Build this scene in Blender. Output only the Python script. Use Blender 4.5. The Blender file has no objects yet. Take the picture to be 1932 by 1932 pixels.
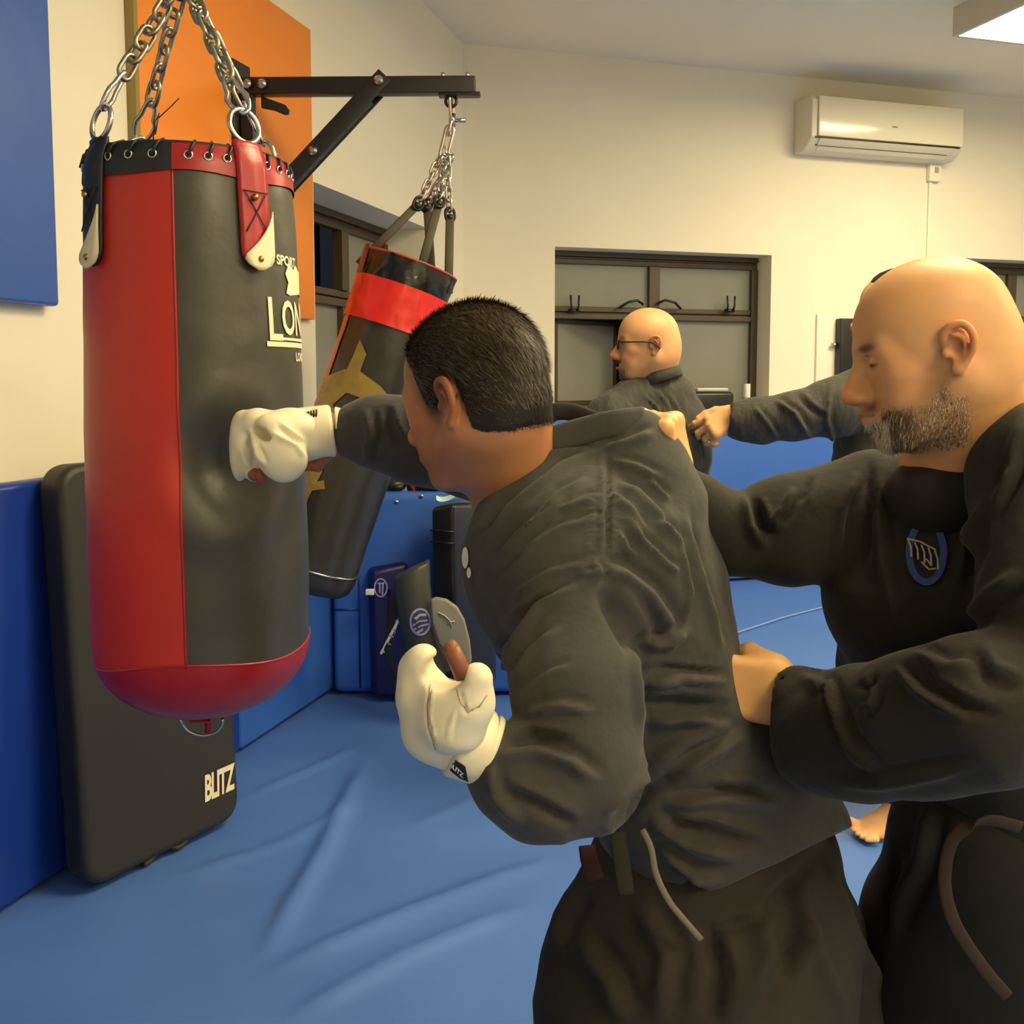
import bpy, math
import numpy as np
from math import sin, cos, pi, radians
from mathutils import Vector, Matrix
from mathutils.bvhtree import BVHTree

# ------------------------------------------------------------------ camera
FP, CX, CY, TH = 1860.0, 966.0, 862.0, radians(4.52)
CAMZ = 1.40
sc = bpy.context.scene
col = sc.collection
cd = bpy.data.cameras.new('camera')
cam = bpy.data.objects.new('camera', cd); col.objects.link(cam)
cam.location = (0, 0, CAMZ)
cam.rotation_euler = (pi/2 - TH, 0, 0)
cd.sensor_width = 36.0; cd.sensor_fit = 'HORIZONTAL'
cd.lens = FP/1932*36.0
cd.shift_x = 0.0
cd.shift_y = -(966-CY)/1932.0
cd.clip_start = 0.02
sc.camera = cam
sc.view_settings.view_transform = 'Standard'
sc.view_settings.look = 'None'
sc.view_settings.gamma = 1
sc.view_settings.use_curve_mapping = False
sc.view_settings.exposure = 0.0
w = bpy.data.worlds.new('world'); sc.world = w; w.use_nodes = True
w.node_tree.nodes['Background'].inputs[0].default_value = (0.012, 0.014, 0.02, 1)
w.node_tree.nodes['Background'].inputs[1].default_value = 1.0
LAMP = 27.0                      # strength of every ceiling panel
LAMPCOL = (1.0, 0.82, 0.46)
sc.cycles.max_bounces = 8; sc.cycles.diffuse_bounces = 4

# ------------------------------------------------------------------ projection maths
_c, _s = cos(TH), sin(TH)
def P(px, py, d):
    u = (px-CX)/FP; v = -(py-CY)/FP
    t = d/(_c+v*_s)
    return np.array((u*t, d, CAMZ+t*(v*_c-_s)))
def ray(px, py):
    u = (px-CX)/FP; v = -(py-CY)/FP
    r = np.array((u, _c+v*_s, v*_c-_s)); return r/np.linalg.norm(r)
def G(px, py, z=0.0):
    r = ray(px, py); t = (z-CAMZ)/r[2]; return np.array((r[0]*t, r[1]*t, z))
def plane(px, py, p0, n):
    r = ray(px, py); o = np.array((0, 0, CAMZ)); t = np.dot(p0-o, n)/np.dot(r, n); return o+r*t
def proj(V):
    V = np.asarray(V); x = V[..., 0]; y = V[..., 1]; z = V[..., 2]-CAMZ
    zc = y*_c - z*_s; yc = y*_s + z*_c
    return np.stack((CX+FP*x/zc, CY-FP*yc/zc), -1)
def A(*a): return np.array(a, float)
def nrm(v): v = np.asarray(v, float); return v/np.linalg.norm(v)
def frame(z, hint=(0, 0, 1)):
    z = nrm(z); x = np.cross(hint, z)
    if np.linalg.norm(x) < 1e-4: x = np.cross((1, 0, 0.1), z)
    x = nrm(x); y = np.cross(z, x); return np.stack((x, y, z), 1)     # columns

# ------------------------------------------------------------------ materials
def srgb(r, g, b):
    f = lambda c: ((c/255+0.055)/1.055)**2.4 if c/255 > 0.04045 else c/255/12.92
    return (f(r), f(g), f(b), 1)
MATS = {}
def mat(name, rgb, rough=.6, metal=0, var=0, vscale=6, bump=0, bscale=40, attr=None, spec=.5, emit=None, sheen=0, aniso=None, coat=0, sss=0, bdist=.004):
    if name in MATS: return MATS[name]
    m = bpy.data.materials.new(name); m.use_nodes = True
    nt = m.node_tree; N = nt.nodes; L = nt.links
    b = N['Principled BSDF']
    c = srgb(*rgb)
    b.inputs['Base Color'].default_value = c
    b.inputs['Roughness'].default_value = rough
    b.inputs['Metallic'].default_value = metal
    b.inputs['Specular IOR Level'].default_value = spec
    if coat: b.inputs['Coat Weight'].default_value = coat; b.inputs['Coat Roughness'].default_value = .2
    if sheen: b.inputs['Sheen Weight'].default_value = sheen
    if sss:
        b.inputs['Subsurface Weight'].default_value = sss; b.inputs['Subsurface Radius'].default_value = (.012, .004, .002)
        b.inputs['Subsurface Scale'].default_value = 1.0
    if emit:
        b.inputs['Emission Color'].default_value = (*emit[0], 1); b.inputs['Emission Strength'].default_value = emit[1]
    tc = N.new('ShaderNodeTexCoord')
    src = None
    if attr:
        a = N.new('ShaderNodeAttribute'); a.attribute_name = attr; src = a.outputs['Color']
    if var:
        n = N.new('ShaderNodeTexNoise'); n.inputs['Scale'].default_value = vscale; n.inputs['Detail'].default_value = 4
        L.new(tc.outputs['Object'], n.inputs['Vector'])
        mr = N.new('ShaderNodeMapRange'); mr.inputs['To Min'].default_value = 1-var; mr.inputs['To Max'].default_value = 1+var
        mr.inputs['From Min'].default_value = .3; mr.inputs['From Max'].default_value = .7
        L.new(n.outputs['Fac'], mr.inputs['Value'])
        mx = N.new('ShaderNodeMix'); mx.data_type = 'RGBA'; mx.blend_type = 'MULTIPLY'; mx.inputs['Factor'].default_value = 1
        if src: L.new(src, mx.inputs['A'])
        else: mx.inputs['A'].default_value = c
        L.new(mr.outputs['Result'], mx.inputs['B']); src = mx.outputs['Result']
    if src: L.new(src, b.inputs['Base Color'])
    if bump:
        n = N.new('ShaderNodeTexNoise'); n.inputs['Scale'].default_value = bscale; n.inputs['Detail'].default_value = 5
        v = tc.outputs['Object']
        if aniso:
            mp = N.new('ShaderNodeMapping'); mp.inputs['Scale'].default_value = aniso; L.new(v, mp.inputs['Vector']); v = mp.outputs['Vector']
        L.new(v, n.inputs['Vector'])
        bp = N.new('ShaderNodeBump'); bp.inputs['Strength'].default_value = bump; bp.inputs['Distance'].default_value = bdist
        L.new(n.outputs['Fac'], bp.inputs['Height']); L.new(bp.outputs['Normal'], b.inputs['Normal'])
    MATS[name] = m; return m

# ------------------------------------------------------------------ objects
ORG = {}
def tag(o, label=None, cat=None, group=None, kind=None):
    if label: o['label'] = label
    if cat: o['category'] = cat
    if group: o['group'] = group
    if kind: o['kind'] = kind
    return o
def empty(name, loc, label=None, cat=None, group=None):
    o = bpy.data.objects.new(name, None); col.objects.link(o); o.empty_display_size = .1
    o.location = tuple(loc); ORG[o.name] = np.array(loc, float)
    return tag(o, label, cat, group)
def mesh(name, V, F, m=None, parent=None, smooth=True, colors=None, bevel=0, bseg=3, subsurf=0, mats=None, midx=None, auto=None):
    org = A(0, 0, 0)
    V = np.asarray(V, float)
    if parent is not None: org = ORG[parent.name]
    me = bpy.data.meshes.new(name)
    me.from_pydata([tuple(v) for v in (V-org)], [], [tuple(int(i) for i in f) for f in F])
    if m: me.materials.append(m)
    if mats:
        for q in mats: me.materials.append(q)
        me.polygons.foreach_set('material_index', midx)
    if smooth: me.polygons.foreach_set('use_smooth', [True]*len(me.polygons))
    if smooth and auto is not None:
        me.set_sharp_from_angle(angle=radians(auto))
    if colors is not None:
        a = me.color_attributes.new('Col', 'FLOAT_COLOR', 'POINT')
        cc = np.ones((len(V), 4), np.float32); cc[:, :3] = colors
        a.data.foreach_set('color', cc.ravel())
    me.update()
    o = bpy.data.objects.new(name, me); col.objects.link(o)
    if parent is not None: o.parent = parent
    ORG[o.name] = org
    if bevel:
        md = o.modifiers.new('bevel', 'BEVEL'); md.width = bevel; md.segments = bseg; md.limit_method = 'ANGLE'; md.angle_limit = radians(40)
    if subsurf:
        md = o.modifiers.new('sub', 'SUBSURF'); md.levels = subsurf; md.render_levels = subsurf
    return o

class MB:
    def __init__(s): s.V = []; s.F = []
    def add(s, V, F):
        k = len(s.V); s.V += [tuple(v) for v in V]; s.F += [tuple(i+k for i in f) for f in F]; return s
    def box(s, c, half, R=None):
        c = np.array(c, float); R = np.eye(3) if R is None else R
        V = [c+R@(A(x, y, z)*np.array(half)) for x in (-1, 1) for y in (-1, 1) for z in (-1, 1)]
        return s.add(V, [(0, 1, 3, 2), (4, 6, 7, 5), (0, 4, 5, 1), (2, 3, 7, 6), (0, 2, 6, 4), (1, 5, 7, 3)])
    def prism(s, poly, o, ax, ay, an, t0, t1):
        """poly in 2D extruded from t0 to t1 along an"""
        n = len(poly); o = np.array(o, float)
        V = [o+ax*x+ay*y+an*t for t in (t0, t1) for x, y in poly]
        return s.add(V, [tuple(range(n))[::-1], tuple(range(n, 2*n))]+[(i, (i+1) % n, n+(i+1) % n, n+i) for i in range(n)])
    def cyl(s, p0, p1, r0, r1=None, n=20, caps=True):
        r1 = r0 if r1 is None else r1; p0 = np.array(p0, float); p1 = np.array(p1, float); R = frame(p1-p0)
        V = [p+R[:, 0]*r*cos(2*pi*i/n)+R[:, 1]*r*sin(2*pi*i/n) for p, r in ((p0, r0), (p1, r1)) for i in range(n)]
        F = [(i, (i+1) % n, n+(i+1) % n, n+i) for i in range(n)]
        if caps: F += [tuple(range(n))[::-1], tuple(range(n, 2*n))]
        return s.add(V, F)
    def tube(s, pts, r, n=10, closed=False, flat=None, hint=(0, 0, 1)):
        pts = [np.array(p, float) for p in pts]; m = len(pts)
        rr = r if hasattr(r, '__len__') else [r]*m
        V = []; prev = None
        for i, p in enumerate(pts):
            a = pts[(i-1) % m] if (closed or i > 0) else p; b = pts[(i+1) % m] if (closed or i < m-1) else p
            t = nrm(b-a)
            if prev is None: R = frame(t, hint); x = R[:, 0]
            else: x = nrm(prev-t*np.dot(prev, t))
            prev = x; y = np.cross(t, x)
            fx, fy = (1, 1) if flat is None else flat
            for k in range(n):
                a_ = 2*pi*k/n; V.append(p+x*rr[i]*fx*cos(a_)+y*rr[i]*fy*sin(a_))
        F = []
        for i in range(m if closed else m-1):
            j = (i+1) % m
            F += [(i*n+k, i*n+(k+1) % n, j*n+(k+1) % n, j*n+k) for k in range(n)]
        if not closed: F += [tuple(range(n))[::-1], tuple(range((m-1)*n, m*n))]
        return s.add(V, F)
    def sphere(s, c, r, n=14, R=None):
        r = np.array([r]*3 if not hasattr(r, '__len__') else r, float); R = np.eye(3) if R is None else R
        V = [np.array(c)+R@A(0, 0, r[2])]
        for i in range(1, n):
            a = pi*i/n
            for j in range(2*n):
                b = pi*j/n; V.append(np.array(c)+R@(r*A(sin(a)*cos(b), sin(a)*sin(b), cos(a))))
        V.append(np.array(c)-R@A(0, 0, r[2])); m = 2*n; F = [(0, 1+j, 1+(j+1) % m) for j in range(m)]
        for i in range(n-2):
            F += [(1+i*m+j, 1+(i+1)*m+j, 1+(i+1)*m+(j+1) % m, 1+i*m+(j+1) % m) for j in range(m)]
        e = len(V)-1; F += [(e, 1+(n-2)*m+(j+1) % m, 1+(n-2)*m+j) for j in range(m)]
        return s.add(V, F)
    def link(s, c, axis, side, L, W, r, n=8, k=7):
        """chain link: stadium of length L along axis, width W along side"""
        c = np.array(c); a = nrm(axis); b = np.array(side, float); b = nrm(b-a*np.dot(a, b)); pts = []
        h = L/2-W/2
        for i in range(k+1): t = -pi/2+pi*i/k; pts.append(c+a*(h+W/2*cos(t))+b*W/2*sin(t))
        for i in range(k+1): t = pi/2+pi*i/k; pts.append(c+a*(-h+W/2*cos(t))+b*W/2*sin(t))
        return s.tube(pts, r, n, closed=True, hint=np.cross(a, b))
    def chain(s, p0, p1, n, W, r, side=(1, 0.3, 0), over=.0):
        p0 = np.array(p0, float); p1 = np.array(p1, float); a = p1-p0; L = np.linalg.norm(a)/n
        u = frame(a, side)
        for i in range(n):
            ph = (i % 2)*pi/2+.35+.25*sin(i*2.3)
            sd = u[:, 0]*cos(ph)+u[:, 1]*sin(ph)
            s.link(p0+a*(i+.5)/n, a, sd, L+3.4*r, W, r)
        return s
    def build(s, name, m, parent=None, **k): return mesh(name, s.V, s.F, m, parent, **k)

def rrect(w, h, r, k=6):
    """rounded rectangle outline centred at the origin"""
    pts = []
    for cx, cy, a0 in ((w/2-r, h/2-r, 0), (-w/2+r, h/2-r, pi/2), (-w/2+r, -h/2+r, pi), (w/2-r, -h/2+r, 1.5*pi)):
        for i in range(k+1): a = a0+pi/2*i/k; pts.append((cx+r*cos(a), cy+r*sin(a)))
    return pts

def text2d(body, size=1.0, shear=0, bold=0, xs=1.0, spacing=1.0):
    """text outline as flat triangles in 2D"""
    cu = bpy.data.curves.new('t', 'FONT'); cu.body = body; cu.size = size; cu.shear = shear; cu.offset = bold; cu.resolution_u = 3
    cu.space_character = spacing
    o = bpy.data.objects.new('t', cu); col.objects.link(o)
    dg = bpy.context.evaluated_depsgraph_get(); me = bpy.data.meshes.new_from_object(o.evaluated_get(dg))
    V = [(v.co.x*xs, v.co.y) for v in me.vertices]; F = [tuple(p.vertices) for p in me.polygons]
    bpy.data.objects.remove(o); bpy.data.curves.remove(cu); bpy.data.meshes.remove(me)
    return V, F
def polys2d(polys):
    V = []; F = []
    for p in polys: k = len(V); V += list(p); F.append(tuple(range(k, k+len(p))))
    return V, F
def ring2d(cx, cy, rx, ry, w, n=36):
    V = []; F = []
    for i in range(n):
        a = 2*pi*i/n; V += [(cx+rx*cos(a), cy+ry*sin(a)), (cx+(rx-w)*cos(a), cy+(ry-w)*sin(a))]
    for i in range(n): j = (i+1) % n; F.append((2*i, 2*j, 2*j+1, 2*i+1))
    return V, F
def disc2d(cx, cy, rx, ry, n=30): return polys2d([[(cx+rx*cos(2*pi*i/n), cy+ry*sin(2*pi*i/n)) for i in range(n)]])
def line2d(pts, w):
    V = []; F = []
    for i, p in enumerate(pts):
        a = pts[max(i-1, 0)]; b = pts[min(i+1, len(pts)-1)]; dx, dy = b[0]-a[0], b[1]-a[1]; l = math.hypot(dx, dy) or 1
        V += [(p[0]-dy/l*w/2, p[1]+dx/l*w/2), (p[0]+dy/l*w/2, p[1]-dx/l*w/2)]
    for i in range(len(pts)-1): F.append((2*i, 2*i+1, 2*i+3, 2*i+2))
    return V, F
def join2d(*vf):
    V = []; F = []
    for v, f in vf: k = len(V); V += list(v); F += [tuple(i+k for i in g) for g in f]
    return V, F
def affine(vf, p0, px, py):
    """map 2D unit frame to another plane: origin p0, images of (1,0) and (0,1)"""
    return [(p0[0]+x*px[0]+y*py[0], p0[1]+x*px[1]+y*py[1]) for x, y in vf[0]], vf[1]
def flat3(vf, o, ax, ay, an, off=.001, th=.0008):
    """a printed mark: a thin slab lying on a plane"""
    V = [np.array(o)+ax*x+ay*y+an*off for x, y in vf[0]]
    return V, vf[1]
def decal(vf, bvh, off=.0015):
    """print a mark onto a surface: every corner is dropped onto the surface and lifted by off"""
    V = []; ok = []
    o = Vector((0, 0, CAMZ))
    for x, y in vf[0]:
        h = bvh.ray_cast(o, Vector(ray(x, y)))
        if h[0] is None: V.append((0, 0, 0)); ok.append(False)
        else:
            n = h[1]; n = n if n.dot(Vector(ray(x, y))) < 0 else -n
            V.append(tuple(h[0]+n*off)); ok.append(True)
    F = [f for f in vf[1] if all(ok[i] for i in f)]
    keep = [i for i in range(len(V)) if ok[i]]; mp = {k: j for j, k in enumerate(keep)}
    return [V[i] for i in keep], [tuple(mp[i] for i in f) for f in F]
def bvh_of(V, F): return BVHTree.FromPolygons([tuple(v) for v in V], [tuple(int(i) for i in f) for f in F])
# ------------------------------------------------------------------ the room
CEIL = 3.48
M_wall = mat('wall_paint', (236, 228, 206), .75, var=.02, vscale=2, bump=.15, bscale=120, bdist=.001)
M_ceil = mat('ceiling_paint', (246, 234, 208), .85, var=.02, vscale=1.5)
M_blue = mat('blue_vinyl', (55, 105, 198), .38, var=.05, vscale=3, bump=.35, bscale=5, bdist=.01)
M_blued = mat('dark_blue_vinyl', (24, 56, 150), .35, var=.06, vscale=4, bump=.3, bscale=6, bdist=.01)
M_floor = None
M_orange = mat('orange_paint', (242, 140, 44), .5, var=.02, vscale=3)
M_edge = mat('board_edge', (150, 130, 70), .6)
M_brown = mat('brown_aluminium', (74, 60, 42), .45, var=.05, vscale=8)
M_glass = mat('frosted_glass', (132, 132, 122), .3, var=.05, vscale=3, spec=.3)
M_dark = mat('night_outside', (12, 12, 14), .5)
M_blackm = mat('black_powder_coat', (26, 23, 21), .4, bump=.2, bscale=300, bdist=.0005)
M_steel = mat('bright_steel', (205, 200, 188), .22, metal=1)
M_zinc = mat('zinc_chain', (170, 165, 145), .34, metal=1, var=.15, vscale=60)
M_white = mat('white_plastic', (238, 232, 214), .35)

gA = G(0, 1725); gB = G(620, 1308)
aL = nrm(gB-gA); nL = A(aL[1], -aL[0], 0)              # along the left wall, and out of it into the room
PADT = .06
wL0 = gA-nL*PADT                                       # a point on the left wall plane
gC = G(1340, 1097)
aB = A(sin(radians(73.5)), cos(radians(73.5)), 0); nB = A(aB[1], -aB[0], 0)
wB0 = gC-nB*PADT
Z = A(0, 0, 1)
# corner of both wall planes
M2 = np.stack((aL[:2], -aB[:2]), 1); ts = np.linalg.solve(M2, (wB0-wL0)[:2]); CORN = wL0+aL*ts[0]; CORN[2] = 0
wL0 = CORN; wB0 = CORN
def WL(px, py, off=0): # pixel -> (s, z) on the left wall plane (s negative towards the camera)
    p = plane(px, py, wL0+nL*off, nL); return np.dot(p-CORN, aL), p[2]
def WB(px, py, off=0):
    p = plane(px, py, wB0+nB*off, nB); return np.dot(p-CORN, aB), p[2]
def Lp(s, z, off=0): return CORN+aL*s+Z*z+nL*off
def Bp(s, z, off=0): return CORN+aB*s+Z*z+nB*off
RL = np.stack((aL, nL, Z), 1); RB = np.stack((aB, nB, Z), 1)

def wall(name, o, ax, n, s0, s1, holes, th=.3):
    ss = sorted({s0, s1, *[h[0] for h in holes], *[h[1] for h in holes]}); zz = sorted({0, CEIL, *[h[2] for h in holes], *[h[3] for h in holes]})
    mb = MB()
    inside = lambda s, z: any(h[0] < s < h[1] and h[2] < z < h[3] for h in holes)
    for i in range(len(ss)-1):
        for j in range(len(zz)-1):
            cs, cz = (ss[i]+ss[i+1])/2, (zz[j]+zz[j+1])/2
            if inside(cs, cz): continue
            a = [o+ax*s+Z*z+n*t for t in (0, -th) for s, z in ((ss[i], zz[j]), (ss[i+1], zz[j]), (ss[i+1], zz[j+1]), (ss[i], zz[j+1]))]
            F = [(3, 2, 1, 0), (4, 5, 6, 7)]
            ds, dz = ss, zz
            # side faces only where they border a hole or the rim
            if i == 0 or inside((ss[i-1]+ss[i])/2, cz): F.append((0, 4, 7, 3))
            if i == len(ss)-2 or inside((ss[i+1]+ss[i+2])/2, cz): F.append((1, 2, 6, 5))
            if j == 0 or inside(cs, (zz[j-1]+zz[j])/2): F.append((0, 1, 5, 4))
            if j == len(zz)-2 or inside(cs, (zz[j+1]+zz[j+2])/2): F.append((3, 7, 6, 2))
            mb.add(a, F)
    ob = mb.build(name, M_wall, smooth=False); tag(ob, kind='structure'); return ob

WZ0, WZ1 = 1.2, None
# windows
sB0, zB1 = WB(1047, 465); sB1, _ = WB(1456, 477)
zB0 = 1.17
s20, z21 = WB(1822, 487); s21 = s20+1.45
sl0, zl1 = WL(597, 345); sl0 -= .03; sl1, _ = WL(806, 428)
zl0 = 1.17
wall('wall_left', CORN, aL, nL, -9.0, 0.0, [(sl0, sl1, zl0, zl1)])
wall('wall_back', CORN, aB, nB, 0.0, 6.6, [(sB0, sB1, zB0, zB1), (s20, s21, zB0, z21)])
c1 = Lp(-9, 0); c2 = Bp(6.6, 0)
ax = nrm(-nB*1.0); 
c3 = c2+nB*10.5
rb = nrm(c2-c3); wall('wall_right', c3, rb, A(-rb[1], rb[0], 0), 0, np.linalg.norm(c2-c3), [])
rf = nrm(c3-c1); wall('wall_front', c1, rf, A(-rf[1], rf[0], 0), 0, np.linalg.norm(c3-c1), [])

# floor: blue mats with creases, a real relief
def value_noise(P3, seed=0, _t={}):
    if seed not in _t: _t[seed] = np.random.RandomState(seed+11).rand(32, 32, 32).astype(np.float32)
    T = _t[seed]; f = np.floor(P3); u = P3-f; i = f.astype(int); u = u*u*(3-2*u)
    x0, y0, z0 = (i[..., k] & 31 for k in range(3)); x1, y1, z1 = (x0+1) & 31, (y0+1) & 31, (z0+1) & 31
    ux, uy, uz = u[..., 0], u[..., 1], u[..., 2]
    a = T[x0, y0, z0]*(1-ux)+T[x1, y0, z0]*ux; b = T[x0, y1, z0]*(1-ux)+T[x1, y1, z0]*ux
    c = T[x0, y0, z1]*(1-ux)+T[x1, y0, z1]*ux; d = T[x0, y1, z1]*(1-ux)+T[x1, y1, z1]*ux
    return (a*(1-uy)+b*uy)*(1-uz)+(c*(1-uy)+d*uy)*uz-.5
def fbm(P3, seed=0, oct=3):
    r = 0; a = 1
    for k in range(oct): r = r+a*value_noise(P3*(2**k), seed+k); a *= .5
    return r
def seg_d(X, a, b):
    ab = b-a; t = np.clip(((X-a)@ab)/(ab@ab), 0, 1); return np.linalg.norm(X-(a+t[:, None]*ab), axis=1), t
def poly_d(X, pts):
    best = np.full(len(X), 1e9); T = np.zeros(len(X)); side = np.zeros(len(X)); n = len(pts)-1
    for i in range(n):
        a = np.array(pts[i], float); b = np.array(pts[i+1], float); d, t = seg_d(X, a, b); m = d < best
        ab = b-a; s = ((X-a)[:, 0]*ab[1]-(X-a)[:, 1]*ab[0])
        best[m] = d[m]; T[m] = (i+t[m])/n; side[m] = np.sign(s[m])
    return best, T, side
xs = np.concatenate((np.arange(-2.2, 1.6, .02), np.arange(1.6, 4.6, .06))); ys = np.concatenate((np.arange(.9, 4.6, .02), np.arange(4.6, 8, .06)))
XX, YY = np.meshgrid(xs, ys, indexing='ij'); X2 = np.stack((XX.ravel(), YY.ravel()), 1)
H = .006*fbm(np.concatenate((X2*1.4, np.zeros((len(X2), 1))), 1), 3, 3)
for pts, wd, hh in (([(690, 1430), (610, 1600), (490, 1810)], .028, .016), ([(500, 1830), (760, 1720), (1050, 1610)], .03, .012), ([(530, 1925), (760, 1800), (1000, 1700)], .03, .012),
                    ([(330, 1650), (520, 1590), (700, 1500)], .03, .006), ([(460, 1500), (600, 1440), (680, 1400)], .02, .006), ([(760, 1560), (900, 1500), (960, 1480)], .03, .004)):
    d, t, s = poly_d(X2, [G(*p)[:2] for p in pts])
    H += 1.7*hh*np.exp(-(d/wd)**2)*np.clip(np.minimum(t, 1-t)*5, 0, 1)
H = H-.012
nx, ny = len(xs), len(ys)
V = np.column_stack((X2, H)); I = np.arange(nx*ny).reshape(nx, ny)
# room polygon mask: keep floor inside walls by plain clipping of vertices
F = np.stack((I[:-1, :-1], I[1:, :-1], I[1:, 1:], I[:-1, 1:]), -1).reshape(-1, 4)
cx_ = V[F[:, 0], :2]-CORN[:2]
okf = (cx_@nL[:2] > -.15) & (cx_@nB[:2] > -.15)
F = F[okf]
M_floor = mat('floor_mat_vinyl', (78, 119, 198), .4, var=.07, vscale=1.6, bump=.25, bscale=9, bdist=.006)
fl = MB(); fl.V = [tuple(v) for v in V]; fl.F = [tuple(f) for f in F]
cc = [c1-A(1, 1, 0), c3+A(1, -1, 0), c2+A(1, 1, 0), CORN-A(1, -1, 0)]
fl.add([(p[0], p[1], -.035) for p in cc], [(0, 1, 2, 3)])
fl.add([(x, y, -.014) for x, y in ((-4.5, -7), (4.6, -7), (4.6, .9), (-4.5, .9))], [(0, 1, 2, 3)])
tag(fl.build('floor', M_floor), kind='structure')
cb = MB(); poly = [(p[0], p[1]) for p in (c1-nL*.2, c3, c2-nB*.2, CORN-(nL+nB)*.2)]
cb.prism(poly, (0, 0, CEIL), A(1, 0, 0), A(0, 1, 0), Z, 0, .1)
tag(cb.build('ceiling', M_ceil, smooth=False), kind='structure')
# pale seam lines in the mats
M_seam = mat('worn_seam', (170, 190, 215), .5)
for pts, w_ in (([(1392, 1192), (1480, 1163), (1566, 1141)], .010),):
    g = [G(*p, z=.004)[:2] for p in pts]
    V, F = line2d([tuple(q) for q in g], w_)
    o = mesh('trim_1', [(x, y, .002) for x, y in V], F, M_seam); tag(o, kind='structure')

# ceiling lamp panels
M_lamp = mat('lamp_diffuser', (255, 255, 255), .5, emit=(LAMPCOL, LAMP))
M_lampb = mat('lamp_housing', (214, 205, 180), .5)
pc = P(1797, 70, 5.72)
def lamp(s, t, L_, W_, label, z=pc[2]):
    # corner at s along aB, t along nB (towards the camera)
    o = s; cpos = o+aB*W_/2+nB*L_/2; cpos[2] = z
    e = empty('ceiling_light', cpos, label, 'ceiling light', 'square panel lamps under the ceiling')
    h = (CEIL-z)/2
    fr = MB()
    for sx, sy, hx, hy in ((-1, 0, .012, L_/2), (1, 0, .012, L_/2), (0, -1, W_/2-.024, .012), (0, 1, W_/2-.024, .012)):
        fr.box(cpos+aB*sx*(W_/2-.012)+nB*sy*(L_/2-.012)+Z*h, (hx, hy, h-.001), RB)
    fr.box(cpos+Z*(h*1.6), (W_/2-.03, L_/2-.03, .004), RB)
    fr.build('housing', M_lampb, e, smooth=False)
    d = MB(); d.box(cpos+Z*.006, (W_/2-.024, L_/2-.024, .004), RB); d.build('diffuser', M_lamp, e, smooth=False)
base = pc.copy()
lamp(base.copy(), 0, 1.2, 1.2, 'square white panel lamp cut by the top right corner of the frame')
lamp(base-aB*2.7+nB*2.5, 0, 1.2, 1.2, 'square panel lamp above the heavy bags')
lamp(base+aB*.2+nB*3.4, 0, 1.2, 1.2, 'square panel lamp above the bald bearded man')
lamp(base-aB*2.9+nB*5.6, 0, 1.2, 1.2, 'square panel lamp behind the camera, left')
lamp(base+aB*.2+nB*6.4, 0, 1.2, 1.2, 'square panel lamp behind the camera, right')

# ---- windows
def window(name, O, ax, n, R, s0, s1, z0, z1, mull, trans, dark_lower=None, dark_upper=None, open_lower=False, dep=.2):
    e = empty(name, O(s0, z0, -dep), None, None); tag(e, kind='structure')
    fw = .05; fr = MB()
    def bar(a0, a1, b0, b1, t0=-dep-.03, t1=-dep+.03):
        fr.box(O((a0+a1)/2, (b0+b1)/2, (t0+t1)/2), ((a1-a0)/2, (t1-t0)/2, (b1-b0)/2), R)
    bar(s0, s1, z1-.035, z1); bar(s0, s1, z1-.085, z1-.05, t1=-dep+.015); bar(s0, s1, z1-.05, z1-.035, t1=-dep+.005)
    bar(s0, s1, z0, z0+.05); bar(s0, s0+fw, z0+.05, z1-.085); bar(s1-fw, s1, z0+.05, z1-.085)
    bar(mull-.04, mull+.04, trans+.04, z1-.085); bar(s0+fw, s1-fw, trans-.045, trans-.008); bar(s0+fw, s1-fw, trans+.004, trans+.04, t1=-dep+.015); bar(s0+fw, s1-fw, trans-.008, trans+.004, t1=-dep+.0)
    bar(mull-.04, mull+.04, z0+.05, trans-.045)
    fr.build('frame', M_brown, e, smooth=False, bevel=.004, bseg=2)
    panes = [(s0+fw, mull-.04, trans+.04, z1-.085, 'ul'), (mull+.04, s1-fw, trans+.04, z1-.085, 'ur'),
             (s0+fw, mull-.04, z0+.05, trans-.045, 'll'), (mull+.04, s1-fw, z0+.05, trans-.045, 'lr')]
    for a0, a1, b0, b1, k in panes:
        p = MB()
        if k == open_lower:
            # a casement standing open, hinged on its left, with the night showing behind it
            hinge = O(a0+.02, 0, -dep-.03); ang = radians(28); u = nrm(ax*cos(ang)-n*sin(ang)); W_ = (a1-a0)-.04; v = np.cross(u, Z)
            Rr = np.stack((u, v, Z), 1)
            p.box(hinge+u*W_/2+Z*(b0+b1)/2, (W_/2, .004, (b1-b0)/2-.03), Rr); p.build('pane', M_glass, e, smooth=False)
            q = MB(); 
            for c_, hx, hz in ((hinge+u*.015+Z*(b0+b1)/2, .015, (b1-b0)/2), (hinge+u*(W_-.015)+Z*(b0+b1)/2, .015, (b1-b0)/2), (hinge+u*W_/2+Z*(b0+.015), W_/2, .015), (hinge+u*W_/2+Z*(b1-.015), W_/2, .015)):
                q.box(c_, (hx, .014, hz), Rr)
            q.build('open_sash', M_brown, e, smooth=False)
        else:
            p.box(O((a0+a1)/2, (b0+b1)/2, -dep-.01), ((a1-a0)/2, .004, (b1-b0)/2), R); p.build('pane', M_glass, e, smooth=False)
    return e
sm, _ = WB(1232, 540, -.2); _, tz = WB(1232, 592, -.18)
WIN1 = window('window_1', Bp, aB, nB, RB, sB0, sB1, zB0, zB1, sm, tz, open_lower='ll')
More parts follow.
